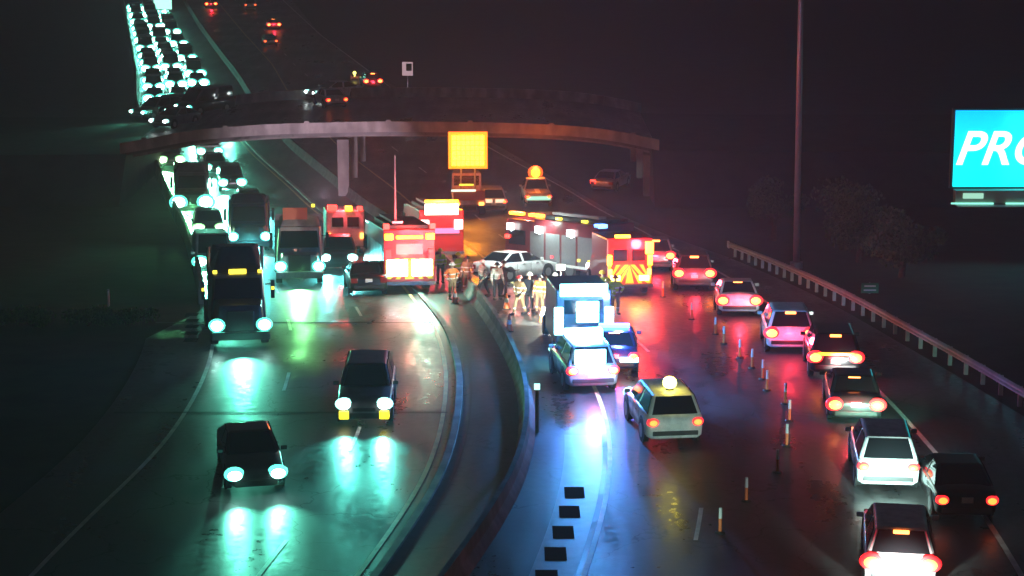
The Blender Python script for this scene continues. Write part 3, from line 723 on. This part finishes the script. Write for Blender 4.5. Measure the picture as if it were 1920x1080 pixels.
fe3 = engine(M_fire=paint("maroon", (.12, .015, .02), 0), label="fire engine standing slantwise across the right lanes with white side floodlights", L=7.6, H=3.0)
for yy in (3.0, .7, -1.8):
    MB().box((-1.36, yy, 2.45), (.2, .42, .34)).cyl((-1.3, yy, 2.2), (-1.3, yy, 2.4), .04).build("flood_light", E_flood, fe3, bevel=.04)
for yy in (1.4, 3.0): MB().box((-.9, yy, 3.12), (.3, 1.0, .16)).build("beacon_bar", E_amber, fe3, bevel=.03)
for yy in (-.6, -2.6): MB().box((-1.1, yy, 3.1), (.2, .35, .14)).build("marker_light", E_mark, fe3, bevel=.03)
MB().box((-1.0, -3.7, 2.95), (.5, .5, .2)).build("beacon", E_blue, fe3, bevel=.03)
MB().box((-1.33, 3.3, 1.9), (.14, .3, .2)).build("beacon", E_red, fe3, bevel=.03)
for yy in (-3.2, -2.4, -.3, 1.9): MB().box((-1.33, yy, 1.1), (.1, .14, .14)).build("marker_light", E_tailr if yy > -1 else E_mark, fe3, bevel=.02)
lamp('SPOT', "flood_lamp", fe3, (-1.9, 0, 2.9), 450, (.75, 1, .9), rot=(math.radians(48), 0, -PI/2), size=.2, spot=140, blend=.7)
lamp('POINT', "beacon_lamp", fe3, (-.6, 3.0, 3.9), 900, (1, .35, .3), size=.2)
P = G(1050, 520); a = math.radians(40)
fe3.matrix_world = Matrix.Translation((P.x+.4, P.y+1.5, zt(P.y+1.5)-.05)) @ Matrix.Rotation(math.radians(-4.5), 4, 'X') @ Matrix.Rotation(a-PI+PI, 4, 'Z')

# ambulances / rescue vans
def rescue(label, pm, L=6.2, H=2.7, W_=2.2, name="ambulance", cat="ambulance"):
    r = empty(name, label, cat, "emergency vehicles at the crash")
    MB().box((0, -L/2+(L-2.2)/2, .45+(H-.45)/2), (W_, L-2.2, H-.45)).build("patient_box", pm, r, bevel=.06)
    MB().frus(L/2-2.3, L/2, .45, W_/2*.92, W_/2*.88, L/2-2.3, L/2-1.4, 2.05, W_/2*.88, W_/2*.76).build("cab", pm, r, bevel=.1)
    MB().frus(L/2-1.3, L/2-.6, 1.3, W_/2*.8, W_/2*.76, L/2-1.5, L/2-1.35, 1.95, W_/2*.72, W_/2*.7).build("windshield", M_glass, r)
    for s in (-1, 1):
        MB().box((s*W_*.2, -L/2-.005, 1.95), (W_*.3, .04, .55)).build("rear_window", M_glass, r)
        MB().box((s*W_*.2, -L/2-.0, 1.05), (W_*.36, .03, 1.0)).build("rear_door", pm, r)
        for yy in (L/2-1.1, -L/2+1.3): wheel(r, s*(W_/2-.14), yy, .4, .25)
        MB().box((s*W_*.43, -L/2-.04, 1.15), (.2, .1, .3)).build("taillight", E_tail, r, bevel=.02)
        MB().box((s*W_*.36, L/2-.02, .85), (.34, .12, .22)).build("headlight", E_headW, r, bevel=.02)
    MB().box((0, -L/2-.1, .5), (W_, .3, .16)).build("rear_step", M_chrome, r)
    return r, L
r, L = rescue("rescue truck with yellow and red chevrons on its tail, left of the red queue", M_fire, H=2.75)
chevrons(r, -L/2-.035, .6, 1.5, 2.1)
for s in (-1, 1): 
    MB().box((s*.98, -L/2-.06, 1.72), (.22, .12, .5)).build("beacon", E_ora, r, bevel=.03)
    MB().box((s*.7, -L/2-.06, .86), (.5, .1, .26)).build("beacon", E_yel, r, bevel=.03)
MB().box((-.35, -L/2-.02, 2.85), (.75, .14, .16)).build("beacon_bar", E_amber, r, bevel=.03)
MB().box((.95, -L/2-.05, 2.3), (.4, .14, .6)).build("beacon", E_amber, r, bevel=.03)
lamp('POINT', "beacon_lamp", r, (.5, -L/2-.9, 2.4), 1800, (1, .03, .05), size=.25)
lamp('POINT', "tail_wash", r, (0, -L/2-1.1, 1.1), 90, (1, .6, .1), size=.25)
place(r, 1180, 556, tangent(1180, 556, False)+.05, L, False)

r, L = rescue("small ambulance with red roof beacons between white headlights and the fire engines", PW, L=6.0, H=2.6)
MB().box((-.75, -L/2+.1, 2.78), (.55, .5, .3)).build("beacon", E_red, r, bevel=.03)
MB().box((.2, -L/2+.1, 2.74), (.4, .4, .26)).build("beacon", E_amber, r, bevel=.03)
MB().box((.85, -L/2+.1, 2.72), (.3, .4, .24)).build("beacon", E_red, r, bevel=.03)
lamp('POINT', "beacon_lamp", r, (0, -L/2-.2, 3.4), 900, (1, .06, .08), size=.2)
lamp('SPOT', "parapet_fill", r, (-1, 0, 3.1), 40000, (1, .72, .95), rot=(PI/2+.03, 0, -.02), size=.2, spot=30, blend=.8)  # added lamp that brightens the bridge parapet
place(r, 648, 480, tangent(648, 480, False), L, False)

r, L = rescue("tall rescue van drowned in cyan light behind the police suv", PD, L=6.0, H=2.65, name="rescue_van", cat="van")
MB().box((0, -L/2-.02, 2.62), (1.9, .12, .5)).build("beacon_bar", E("cyan_white", (.35, .95, 1), 10), r, bevel=.04)
for s in (-1, 1): MB().box((s*1.0, -L/2-.07, 1.4), (.36, .14, 1.1)).build("light_strip", E("cyan_white", (.35, .95, 1), 10), r, bevel=.04)
MB().box((.15, -L/2-.06, 1.75), (.9, .1, .85)).build("lit_door_panel", E_cyan, r, bevel=.04)  # panel glow stands in for cyan light on the door
lamp('POINT', "beacon_lamp", r, (0, -L/2-.9, 2.9), 900, (.06, .75, 1), size=.2)
lamp('SPOT', "headlight_beam", r, (0, L/2+.2, .9), 5000, (.85, 1, .9), rot=(PI/2, 0, .35), size=.1, spot=95, blend=.8)  # extra wide beam, swung sideways to light the crew
place(r, 1094, 668, tangent(1094, 668, False), L, False)

r, L = car('suv', PS, "police_suv", "police suv with blazing blue white roof bar, rear towards us", "police car", "emergency vehicles at the crash", rear='brake', front='white', beam=0, brake=False)
MB().box((0, -.3, 1.9), (1.4, .45, .3)).build("light_bar", E("blue_white", (.3, .7, 1), 10), r, bevel=.04)
MB().box((-.1, -2.3, 1.4), (1.15, .1, .55)).build("rear_light_bar", E("blue_white", (.3, .7, 1), 10), r, bevel=.04)
lamp('POINT', "beacon_lamp", r, (0, -.3, 2.5), 2200, (.06, .28, 1), size=.15)
lamp('POINT', "beacon_lamp", r, (0, -3.3, 1.7), 1300, (.08, .35, 1), size=.15)
place(r, 1112, 742, tangent(1112, 742, False)+.08, L, False)
r, L = car('sedan', PB, "police_car", "blue lit police sedan tucked right of the cyan rescue van", "police car", "emergency vehicles at the crash", rear='brake', front='white', beam=0)
MB().box((0, -.2, 1.52), (1.2, .35, .14)).build("light_bar", E_blue, r, bevel=.04)
MB().box((.55, -2.42, .62), (.7, .1, .18)).build("lit_bumper", E_cyan, r, bevel=.03)  # bumper glows to imitate light cast on it
lamp('POINT', "beacon_lamp", r, (.2, -.2, 2.1), 900, (.08, .15, 1), size=.15)
place(r, 1152, 706, tangent(1152, 706, False)-.12, L, False)

r, L = car('sedan', PW, "police_car", "white sedan lit bright beside the standing crew at the barrier end", "police car", "emergency vehicles at the crash")
place(r, 906, 530, tangent(918, 528, False)-.9, L, False)
lamp('SPOT', "scene_fill", r, (2.5, -2.5, 5.0), 2600, (.8, 1, .95), rot=(math.radians(38), 0, math.radians(40)), size=.2, spot=100, blend=.6)  # lamp added in mid-air to brighten crew and sedan

# ------------------------------------------------------------------ people
SKIN = mat("skin", (.45, .28, .2), .55)
def skinmesh(name, pts, edges, m, parent, root_i=0, sub=1):
    me = bpy.data.meshes.new(name); me.from_pydata([p[0] for p in pts], edges, [])
    o = bpy.data.objects.new(name, me); COL.objects.link(o); o.parent = parent
    o.modifiers.new("skin", 'SKIN'); 
    for i, p in enumerate(pts): 
        r = p[1]; me.skin_vertices[0].data[i].radius = r if isinstance(r, tuple) else (r, r)
    me.skin_vertices[0].data[root_i].use_root = True
    s = o.modifiers.new("sub", 'SUBSURF'); s.levels = sub; s.render_levels = sub
    me.materials.append(m); return o
def hivis(name, base, stripe=(.85, .85, .8), z0s=(1.02, 1.22)):
    if name in MATS: return MATS[name]
    m = bpy.data.materials.new(name); m.use_nodes = True; nt = m.node_tree; b = nt.nodes["Principled BSDF"]
    tc = nt.nodes.new("ShaderNodeTexCoord"); sx = nt.nodes.new("ShaderNodeSeparateXYZ"); nt.links.new(tc.outputs["Object"], sx.inputs[0])
    acc = None
    for z in z0s:
        a = nt.nodes.new("ShaderNodeMath"); a.operation = 'COMPARE'; a.inputs[1].default_value = z; a.inputs[2].default_value = .03
        nt.links.new(sx.outputs["Z"], a.inputs[0])
        if acc is None: acc = a
        else:
            q = nt.nodes.new("ShaderNodeMath"); q.operation = 'MAXIMUM'; nt.links.new(acc.outputs[0], q.inputs[0]); nt.links.new(a.outputs[0], q.inputs[1]); acc = q
    mx = nt.nodes.new("ShaderNodeMix"); mx.data_type = 'RGBA'; nt.links.new(acc.outputs[0], mx.inputs[0])
    mx.inputs[6].default_value = (*base, 1); mx.inputs[7].default_value = (*stripe, 1)
    nt.links.new(mx.outputs[2], b.inputs["Base Color"]); b.inputs["Roughness"].default_value = .7
    MATS[name] = m; return m
H_Y = hivis("hivis_lime", (.5, .75, .08)); H_T = hivis("bunker_tan", (.35, .22, .1)); H_O = hivis("hivis_orange", (.85, .25, .05)); H_K = mat("dark_jacket", (.03, .03, .04), .7); H_W = hivis("pale_shirt", (.55, .55, .5))
T_T = hivis("bunker_trousers", (.3, .2, .1), z0s=(.3,)); T_K = mat("dark_trousers", (.025, .025, .03), .7)
HEL = {'y': mat("helmet_yellow", (.7, .55, .05), .35), 'r': mat("helmet_red", (.5, .03, .03), .35), 'w': mat("helmet_white", (.75, .75, .72), .35), 'k': mat("helmet_black", (.03, .03, .03), .35)}
def person(px, py, face, pose, jm, tm, hel, label):
    r = empty("person", label, "person", "crew and officers standing at the crash")
    st = .13 if pose != 'walk' else .1; fw = .28 if pose == 'walk' else .03
    lean = .25 if pose == 'bend' else 0
    pel = (0, 0, .93); sp = (0, lean*.35, 1.12); ch = (0, lean, 1.34); nk = (0, lean*1.15, 1.5); hd = (0, lean*1.3+.02, 1.62); top = (0, lean*1.35, 1.74)
    def leg(s): f = fw*s; return [(s*.1, 0, .88), (s*st, f*.5+.03, .48), (s*st*1.1, f-.02, .09), (s*st*1.15, f+.14, .04)]
    def arm(s):
        sh = (s*.2, lean, 1.42)
        if pose == 'point' and s > 0: return [sh, (s*.42, .14, 1.3), (s*.5, .38, 1.34)]
        if pose == 'hold': return [sh, (s*.28, -.02, 1.14), (s*.14, .26, 1.12)]
        if pose == 'bend': return [sh, (s*.25, lean+.12, 1.12), (s*.2, lean+.28, .92)]
        if pose == 'hips': return [sh, (s*.4, -.06, 1.16), (s*.22, .06, .98)]
        return [sh, (s*.27, -.03+fw*s*.3, 1.13), (s*.28, .1-fw*s*.5, .88)]
    P = [(pel, (.13, .1)), (sp, (.12, .09)), (ch, (.15, .1)), (nk, .055), (hd, (.075, .09)), (top, (.06, .07))]; Ed = [(0, 1), (1, 2), (2, 3), (3, 4), (4, 5)]
    n = len(P); P.append(((0, hd[1]+.1, hd[2]-.01), .015)); Ed.append((4, n))   # nose
    for s in (-1, 1):
        a = arm(s); n = len(P); P += [(a[0], .065), (a[1], .045), (a[2], .032)]; Ed += [(2, n), (n, n+1), (n+1, n+2)]
        d = (Vector(a[2])-Vector(a[1])).normalized(); sd = d.orthogonal().normalized(); pm_ = Vector(a[2])+d*.08
        k = len(P); P.append((tuple(pm_), (.035, .018))); Ed.append((n+2, k))
        for q, ln in ((-.03, .065), (-.01, .08), (.01, .075), (.03, .06)):
            i = len(P); P.append((tuple(pm_+sd*q+d*.03), .009)); P.append((tuple(pm_+sd*q*1.2+d*(.03+ln)), .008)); Ed += [(k, i), (i, i+1)]
        i = len(P); P.append((tuple(Vector(a[2])+sd*.05+d*.06), .01)); Ed.append((n+2, i))
        l = leg(s); n = len(P); P += [(l[0], .09), (l[1], .06), (l[2], .045), (l[3], .035)]; Ed += [(0, n), (n, n+1), (n+1, n+2), (n+2, n+3)]
    body = skinmesh("body", P, Ed, SKIN, r)
    J = [((0, 0, .86), (.19, .15)), (sp, (.165, .13)), (ch, (.2, .14)), ((0, lean*1.1, 1.46), (.1, .09))]; Ed = [(0, 1), (1, 2), (2, 3)]
    for s in (-1, 1):
        a = arm(s); n = len(J); J += [(a[0], .09), (a[1], .068), (a[2], .055)]; Ed += [(2, n), (n, n+1), (n+1, n+2)]
    skinmesh("jacket", J, Ed, jm, r)
    T = [((0, 0, .9), (.15, .13))]; Ed = []
    for s in (-1, 1):
        l = leg(s); n = len(T); T += [(l[0], .11), (l[1], .085), (l[2], .07)]; Ed += [(0, n), (n, n+1), (n+1, n+2)]
    skinmesh("trousers", T, Ed, tm, r)
    for s in (-1, 1):
        l = leg(s); MB().box((l[3][0], l[3][1]-.04, .05), (.11, .3, .11)).build("boot", M_trim, r, bevel=.03)
    hc = Vector(hd); mb = MB(); mb.cyl(hc+Vector((0, 0, .035)), hc+Vector((0, 0, .06)), .165, .15, 16); mb.cyl(hc+Vector((0, 0, .06)), hc+Vector((0, 0, .15)), .13, .09, 16); mb.cyl(hc+Vector((0, 0, .15)), hc+Vector((0, 0, .18)), .09, .03, 16)
    mb.build("helmet", HEL[hel], r, smooth=False)
    mb = MB()
    for s in (-1, 1): mb.box((s*.03, hd[1]+.088, hd[2]+.01), (.02, .012, .012))
    mb.build("eyes", M_trim, r)
    p = G(px, py); r.matrix_world = Matrix.Translation((p.x, p.y, zt(p.y)+.02)) @ Matrix.Rotation(face, 4, 'Z')
people = [
 (826, 532, .3, 'stand', H_Y, T_K, 'y', "person in a lime vest at the right corner of the rear fire engine"),
 (848, 562, -2.6, 'hips', H_O, T_T, 'w', "person in orange jacket by the start of the barrier"),
 (876, 548, 2.9, 'stand', H_T, T_T, 'k', "person in tan bunker coat, back turned, left of the white sedan"),
 (860, 540, 1.0, 'hold', H_Y, T_T, 'y', "person in lime vest shoulder to shoulder with the tan coat"),
 (906, 556, 2.2, 'walk', H_W, T_K, 'w', "person in a pale shirt walking in front of the white sedan"),
 (932, 562, -2.8, 'stand', H_W, T_K, 'k', "person in pale top beside the hood of the white sedan"),
 (944, 558, -1.0, 'point', H_K, T_K, 'k', "dark clad person pointing, right of the white sedan"),
 (974, 590, 2.4, 'walk', H_T, T_T, 'r', "person in tan gear with red helmet nearest the orange cones"),
 (992, 584, -.6, 'hold', H_K, T_K, 'w', "dark clad person with white helmet between the cones"),
 (1012, 588, 2.7, 'stand', H_O, T_T, 'k', "person in orange jacket left of the lime vest pair"),
 (1030, 584, -2.4, 'bend', H_Y, T_K, 'w', "person in lime vest bending left of the rescue van"),
 (1140, 596, 2.9, 'stand', H_Y, T_T, 'y', "person in lime coat at the right corner of the cyan van"),
 (1153, 590, -2.9, 'hips', H_Y, T_T, 'r', "person in lime coat with red helmet by the chevron truck"),
 (1129, 580, .6, 'hold', H_Y, T_T, 'y', "person in lime coat hidden partly by the cyan van top"),
]
for p in people: person(*p)
cr = empty("crew_fill_light", "added lamp on a stand that brightens the crew", "lamp")  # stand and lamp added to brighten the crew
MB().cyl((0, 0, 0), (0, 0, 1.9), .03).build("stand", M_gal, cr)
MB().box((0, -.02, 2.0), (.4, .12, .26)).build("lamp_head", E("lime_white", (.8, 1, .75), 3), cr, bevel=.02)
for a in (0, 2.1, 4.2): MB().cyl((0, 0, .5), (.4*math.cos(a), .4*math.sin(a), 0.01), .015, n=8).build("leg", M_gal, cr)
p = G(1006, 592); cr.location = (p.x+1.1, p.y+1.5, zt(p.y+1.5)+.02)
lamp('POINT', "crew_fill_lamp", cr, (0, -.35, 2.3), 700, (.9, 1, .8), size=.1)

# ------------------------------------------------------------------ cones and lane posts
def cone(px, py, label):
    r = empty("traffic_cone", label, "cone", "orange traffic cones beside the crash")
    MB().box((0, 0, .02), (.38, .38, .04)).build("base", M_trim, r, bevel=.01)
    MB().cyl((0, 0, .04), (0, 0, .72), .15, .03, 16).build("cone_body", M_refl_o, r)
    MB().cyl((0, 0, .32), (0, 0, .50), .112, .078, 16).build("collar", M_refl_w, r)
    p = G(px, py); r.location = (p.x, p.y, zt(p.y)+.02)
cone(955, 622, "orange cone nearest to us at the foot of the median barrier")
cone(950, 580, "orange cone behind the nearest one, by the tan geared walker")
cone(1016, 606, "orange cone beside the person in the orange jacket")
cone(853, 570, "orange cone touching the start of the median barrier")
posts = [(1243, 558, "just right of the chevron truck, farthest of the row"), (1297, 600, "below the grey suv with starry brake lights"), (1341, 628, "upper left of the white car with amber lamps"),
 (1357, 646, "below the white car with amber lamps"), (1387, 672, "midway between the white car and the white glaring suv"), (1410, 691, "left of the glaring white suv, upper of two"), (1430, 712, "left of the glaring white suv, lower of two"),
 (1438, 733, "close pair partner, left of the light bar suv"), (1472, 758, "bright white post left of the light bar suv"), (1480, 790, "faint post under the bright white one"), (1475, 837, "faint post level with the dark sedan"),
 (1457, 887, "faint post left of the pale tailgate suv"), (1399, 941, "lone post in the dark lanes below the beacon suv"), (1350, 1000, "nearest and faintest post at the bottom")]
for px, py, lb in posts:
    r = empty("lane_post", "orange and white lane post, "+lb, "lane post", "flexible lane posts closing the lane")
    MB().cyl((0, 0, 0), (0, 0, .05), .16, .13, 14).build("base", M_trim, r)
    MB().cyl((0, 0, .05), (0, 0, .44), .05, .05, 12).build("tube", M_refl_o, r)
    MB().cyl((0, 0, .44), (0, 0, .76), .052, .045, 12).build("reflective_collar", M_refl_w, r)
    p = G(px, py); r.location = (p.x, p.y, zt(p.y)+.02)

# ------------------------------------------------------------------ billboard, pole, signs
bb = empty("billboard", "big cyan lit billboard with white slanted letters at the right edge", "billboard")
YBB = 117.0
p0 = at_depth(1786, 350, YBB); p1 = at_depth(1786, 207, YBB); hgt = p1.z-p0.z; Wb = 14.0
bb.location = (p0.x, YBB, p0.z)
m = bpy.data.materials.new("billboard_face"); m.use_nodes = True; nt = m.node_tree; b = nt.nodes["Principled BSDF"]
tc = nt.nodes.new("ShaderNodeTexCoord"); sp_ = nt.nodes.new("ShaderNodeSeparateXYZ"); nt.links.new(tc.outputs["Object"], sp_.inputs[0])
rm = nt.nodes.new("ShaderNodeValToRGB"); rm.color_ramp.elements[0].color = (.0, .95, 1, 1); rm.color_ramp.elements[1].color = (.0, .5, .95, 1)
rm.color_ramp.elements[0].position = .35
mr = nt.nodes.new("ShaderNodeMapRange"); mr.inputs[1].default_value = 0; mr.inputs[2].default_value = hgt
nt.links.new(sp_.outputs["Z"], mr.inputs[0]); nt.links.new(mr.outputs[0], rm.inputs[0]); nt.links.new(rm.outputs[0], b.inputs["Emission Color"])
b.inputs["Base Color"].default_value = (.02, .1, .12, 1); b.inputs["Emission Strength"].default_value = 1.6
MB().box((Wb/2, 0, hgt/2), (Wb, .12, hgt)).build("screen", m, bb)
MB().box((Wb/2, .25, hgt/2), (Wb+.3, .36, hgt+.25)).build("frame", M_trim, bb, bevel=.03)
MB().box((Wb/2, -.3, -.5), (Wb-.1, .7, .75)).build("apron", mat("apron_grey", (.35, .42, .38), .6), bb, bevel=.03)
MB().box((Wb/2, -.75, -.92), (Wb-.1, 1.5, .06)).build("catwalk", M_gal, bb)
for i in range(5):
    MB().box((1.0+i*3.1, -.75, -.84), (2.4, .1, .08)).build("lit_rail", E("rail_teal", (.3, 1, .75), 1.5), bb)
MB().box((1.05, -.68, -.42), (1.15, .06, .3)).build("name_plate", E("plate_glow", (.5, 1, .75), .9), bb)
MB().cyl((Wb/2, .6, -.2), (Wb/2, .6, zt(YBB)-p0.z-.1), .6, n=20).build("support_column", M_gal, bb)
tx = bpy.data.curves.new("lettering", 'FONT'); tx.body = "PRO"; tx.size = hgt*.62; tx.shear = .32; tx.extrude = .03; tx.offset = .035; tx.space_character = 1.02
to = bpy.data.objects.new("lettering", tx); COL.objects.link(to); to.parent = bb; to.rotation_euler = (PI/2, 0, 0)
to.location = (-.02, -.1, hgt*.30); to.scale = (1.02, 1, 1); bpy.context.view_layer.update()
lm = bpy.data.meshes.new_from_object(to); lo = bpy.data.objects.new("lettering", lm); COL.objects.link(lo); lo.parent = bb
lo.location = to.location; lo.rotation_euler = to.rotation_euler; lo.scale = to.scale; bpy.data.objects.remove(to); lm.materials.clear(); lm.materials.append(E("letter_white", (.9, 1, 1), 2.2))
lamp('AREA', "screen_light", bb, (Wb*.35, -.6, hgt*.5), 260, (.05, .9, 1), rot=(PI/2, 0, 0)).data.size = 4

pl = empty("light_pole", "tall slender grey pole standing behind the guardrail", "pole")
p = G(1493, 503); pl.location = (p.x, p.y, zt(p.y))
MB().cyl((0, 0, 0), (-.35, 0, 30), .19, .09, 16).build("shaft", M_pole, pl, smooth=True)
MB().cyl((0, 0, 0), (0, 0, .35), .35, n=16).build("base_flange", M_pole, pl)
MB().cyl((-.35, 0, 29.6), (-.35, 0, 30.0), .8, .8, 16).build("lamp_ring", M_gal, pl)
def sign(name, px, py, w, h, m, lab, cat, Yd, bent=False):
    r = empty(name, lab, cat); p = at_depth(px, py, Yd); g0 = zt(Yd); r.location = (p.x, Yd, g0); z = p.z-g0
    MB().box((0, 0, z), (w, .04, h)).build("panel", m, r, bevel=.01)
    MB().box((0, .06, (z+h/2)/2), (.08, .06, z+h/2)).build("post", M_gal, r)
    return r, z
r, z = sign("road_sign", 1631, 540, .85, .5, M_green, "small green road sign in the dark grass behind the guardrail", "sign", 98)
MB().box((0, -.03, z+.1), (.55, .02, .07)).box((0, -.03, z-.1), (.6, .02, .07)).build("legend_bars", M_refl_w, r)
lamp('SPOT', "sign_glint", r, (0, -5, z+.4), 18, (.7, 1, .85), rot=(PI/2, 0, 0), size=.05, spot=22)
r, z = sign("route_sign", 764, 129, 1.05, 1.35, E("sign_pale", (1, .65, .72), .55), "small pale lit sign with a dark upper corner beyond the bridge", "sign", 205)
MB().box((.15, -.03, z+.16), (.55, .02, .72)).build("dark_inset", M_trim, r)
for px, py, lb, e in ((665, 135, "yellow warning lamp on the far shoulder left of the pale sign", 5), (762, 184, "dim yellow warning lamp under the pale sign", 1.2)):
    r = empty("warning_lamp", lb, "lamp", "amber lamps on barricades"); p = G(px, py+16); r.location = (p.x, p.y, zt(p.y))
    MB().box((0, 0, .35), (.9, .05, .25)).box((-.4, 0, .35), (.05, .3, .7)).box((.4, 0, .35), (.05, .3, .7)).build("barricade", M_refl_o, r)
    MB().cyl((0, -.05, .85), (0, .05, .85), .19, n=14).box((0, 0, .6), (.12, .08, .3)).build("lens", E("warn%d" % int(e*10), (1, .85, .15), e), r)
r = empty("gantry_sign", "bright green white sign panel at the top edge over the far queue", "sign")
p = at_depth(305, 6, 330); r.location = (p.x, 330, zt(330)); z = p.z-zt(330)
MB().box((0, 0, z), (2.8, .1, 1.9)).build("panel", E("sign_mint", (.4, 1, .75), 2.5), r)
for s in (-1.2, 1.2): MB().cyl((s, .15, 0), (s, .15, z+.9), .12).build("post", M_gal, r)
r = empty("marker_post", "thin pale post in the dark grass at the far left", "post"); p = G(204, 575); r.location = (p.x, p.y, zt(p.y))
MB().cyl((0, 0, 0), (0, 0, .75), .05, .05).build("shaft", M_refl_w, r); MB().cyl((0, 0, .75), (0, 0, .82), .06, .05).build("cap", M_gal, r)
# barrier end delineator
r = empty("barrier_marker", "white topped marker post beside the median barrier left of the police suv", "post"); p = G(993, 812); r.location = (p.x+.25, p.y, zt(p.y)+.02)
MB().cyl((0, 0, 0), (0, 0, 1.55), .07, .06).build("shaft", M_concd, r); MB().box((0, -.03, 1.62), (.2, .08, .2)).build("reflector", E("refl_glow_teal", (.5, 1, .9), 2), r)  # reflector's own emission imitates light thrown back from headlights

# ------------------------------------------------------------------ vegetation
M_leaf = [mat("leaf_dark", (.03, .06, .02), .6), mat("leaf_light", (.07, .1, .03), .6)]; M_bark = mat("bark", (.09, .07, .05), .9, noise=.4, nscale=6)
def foliage(name, parent, clumps, n, s, m=M_leaf):
    mb = MB(); rng = random.Random(len(COL.objects))
    for i in range(n):
        c, rr = rng.choice(clumps); 
        d = Vector((rng.gauss(0, 1), rng.gauss(0, 1), rng.gauss(0, 1))).normalized()*rr*rng.random()**.45
        p = Vector(c)+Vector((d.x, d.y, d.z*.75)); q = Euler((rng.uniform(0, 6), rng.uniform(0, 6), rng.uniform(0, 6))).to_matrix(); k = s*rng.uniform(.6, 1.4)
        mb.add([p+q @ Vector(v)*k for v in ((-.5, 0, 0), (0, -.3, .05), (.5, 0, 0), (0, .3, .05))], [(0, 1, 2, 3)], rng.randint(0, 1))
    return mb.build(name, m, parent)
def tree(px, py, h, w, label, seed):
    rng = random.Random(seed); r = empty("tree", label, "tree", "trees in the dark behind the guardrail"); p = G(px, py); r.location = (p.x, p.y, zt(p.y)-.05)
    mb = MB(); mb.cyl((0, 0, 0), (.1, 0, h*.45), .2, .12, 10); cl = []
    for i in range(9):
        a = rng.uniform(0, 2*PI); z = h*rng.uniform(.4, .9); q = Vector((math.cos(a)*w*rng.uniform(.2, .5), math.sin(a)*w*.4, z))
        mb.cyl((.1, 0, h*.35), q, .07, .02, 7); cl.append((q, w*rng.uniform(.16, .3)))
    mb.build("trunk", M_bark, r); foliage("crown", r, cl, 3200, .22)
tree(1610, 492, 4.6, 5.0, "bushy tree barely lit behind the tall grey pole", 3)
tree(1690, 520, 3.2, 3.6, "lower dark bush tree right of the bushy one", 5)
tree(1450, 452, 4.0, 3.5, "small dark tree left of the tall grey pole", 9)
for px, py, w, lb in ((60, 612, 3.2, "low green shrub at the left edge of the photo"), (165, 612, 1.8, "dim grey green shrub between the two green shrubs"), (238, 610, 2.6, "low green shrub nearest the road on the left")):
    r = empty("shrub", lb, "shrub", "low shrubs beyond the left shoulder"); p = G(px, py); r.location = (p.x, p.y, zt(p.y))
    mb = MB()
    for i in range(6): mb.cyl((0, 0, 0), (random.uniform(-w/2, w/2)*.8, random.uniform(-.3, .3), .6), .02, .01, 6)
    mb.build("stem", M_bark, r)
    foliage("leaves", r, [((random.uniform(-w/2, w/2), random.uniform(-.3, .3), random.uniform(.3, .6)), .45) for _ in range(9)], 1500, .14, [mat("shrub_leaf", (.08, .2, .04), .6), mat("shrub_leaf2", (.05, .12, .03), .6)])
p = G(150, 700)
st_ = empty("flood_fixture", None, None)
bpy.data.objects.remove(st_)

# ------------------------------------------------------------------ haze
m = bpy.data.materials.new("haze"); m.use_nodes = True; nt = m.node_tree; nt.nodes.clear()
out = nt.nodes.new("ShaderNodeOutputMaterial"); v = nt.nodes.new("ShaderNodeVolumePrincipled")
v.inputs["Color"].default_value = (.85, .85, .87, 1); v.inputs["Density"].default_value = .0015; v.inputs["Anisotropy"].default_value = .3
nt.links.new(v.outputs[0], out.inputs["Volume"])
MB().box((0, 1200, 9), (3200, 2900, 34)).build("haze", m)["kind"] = "stuff"
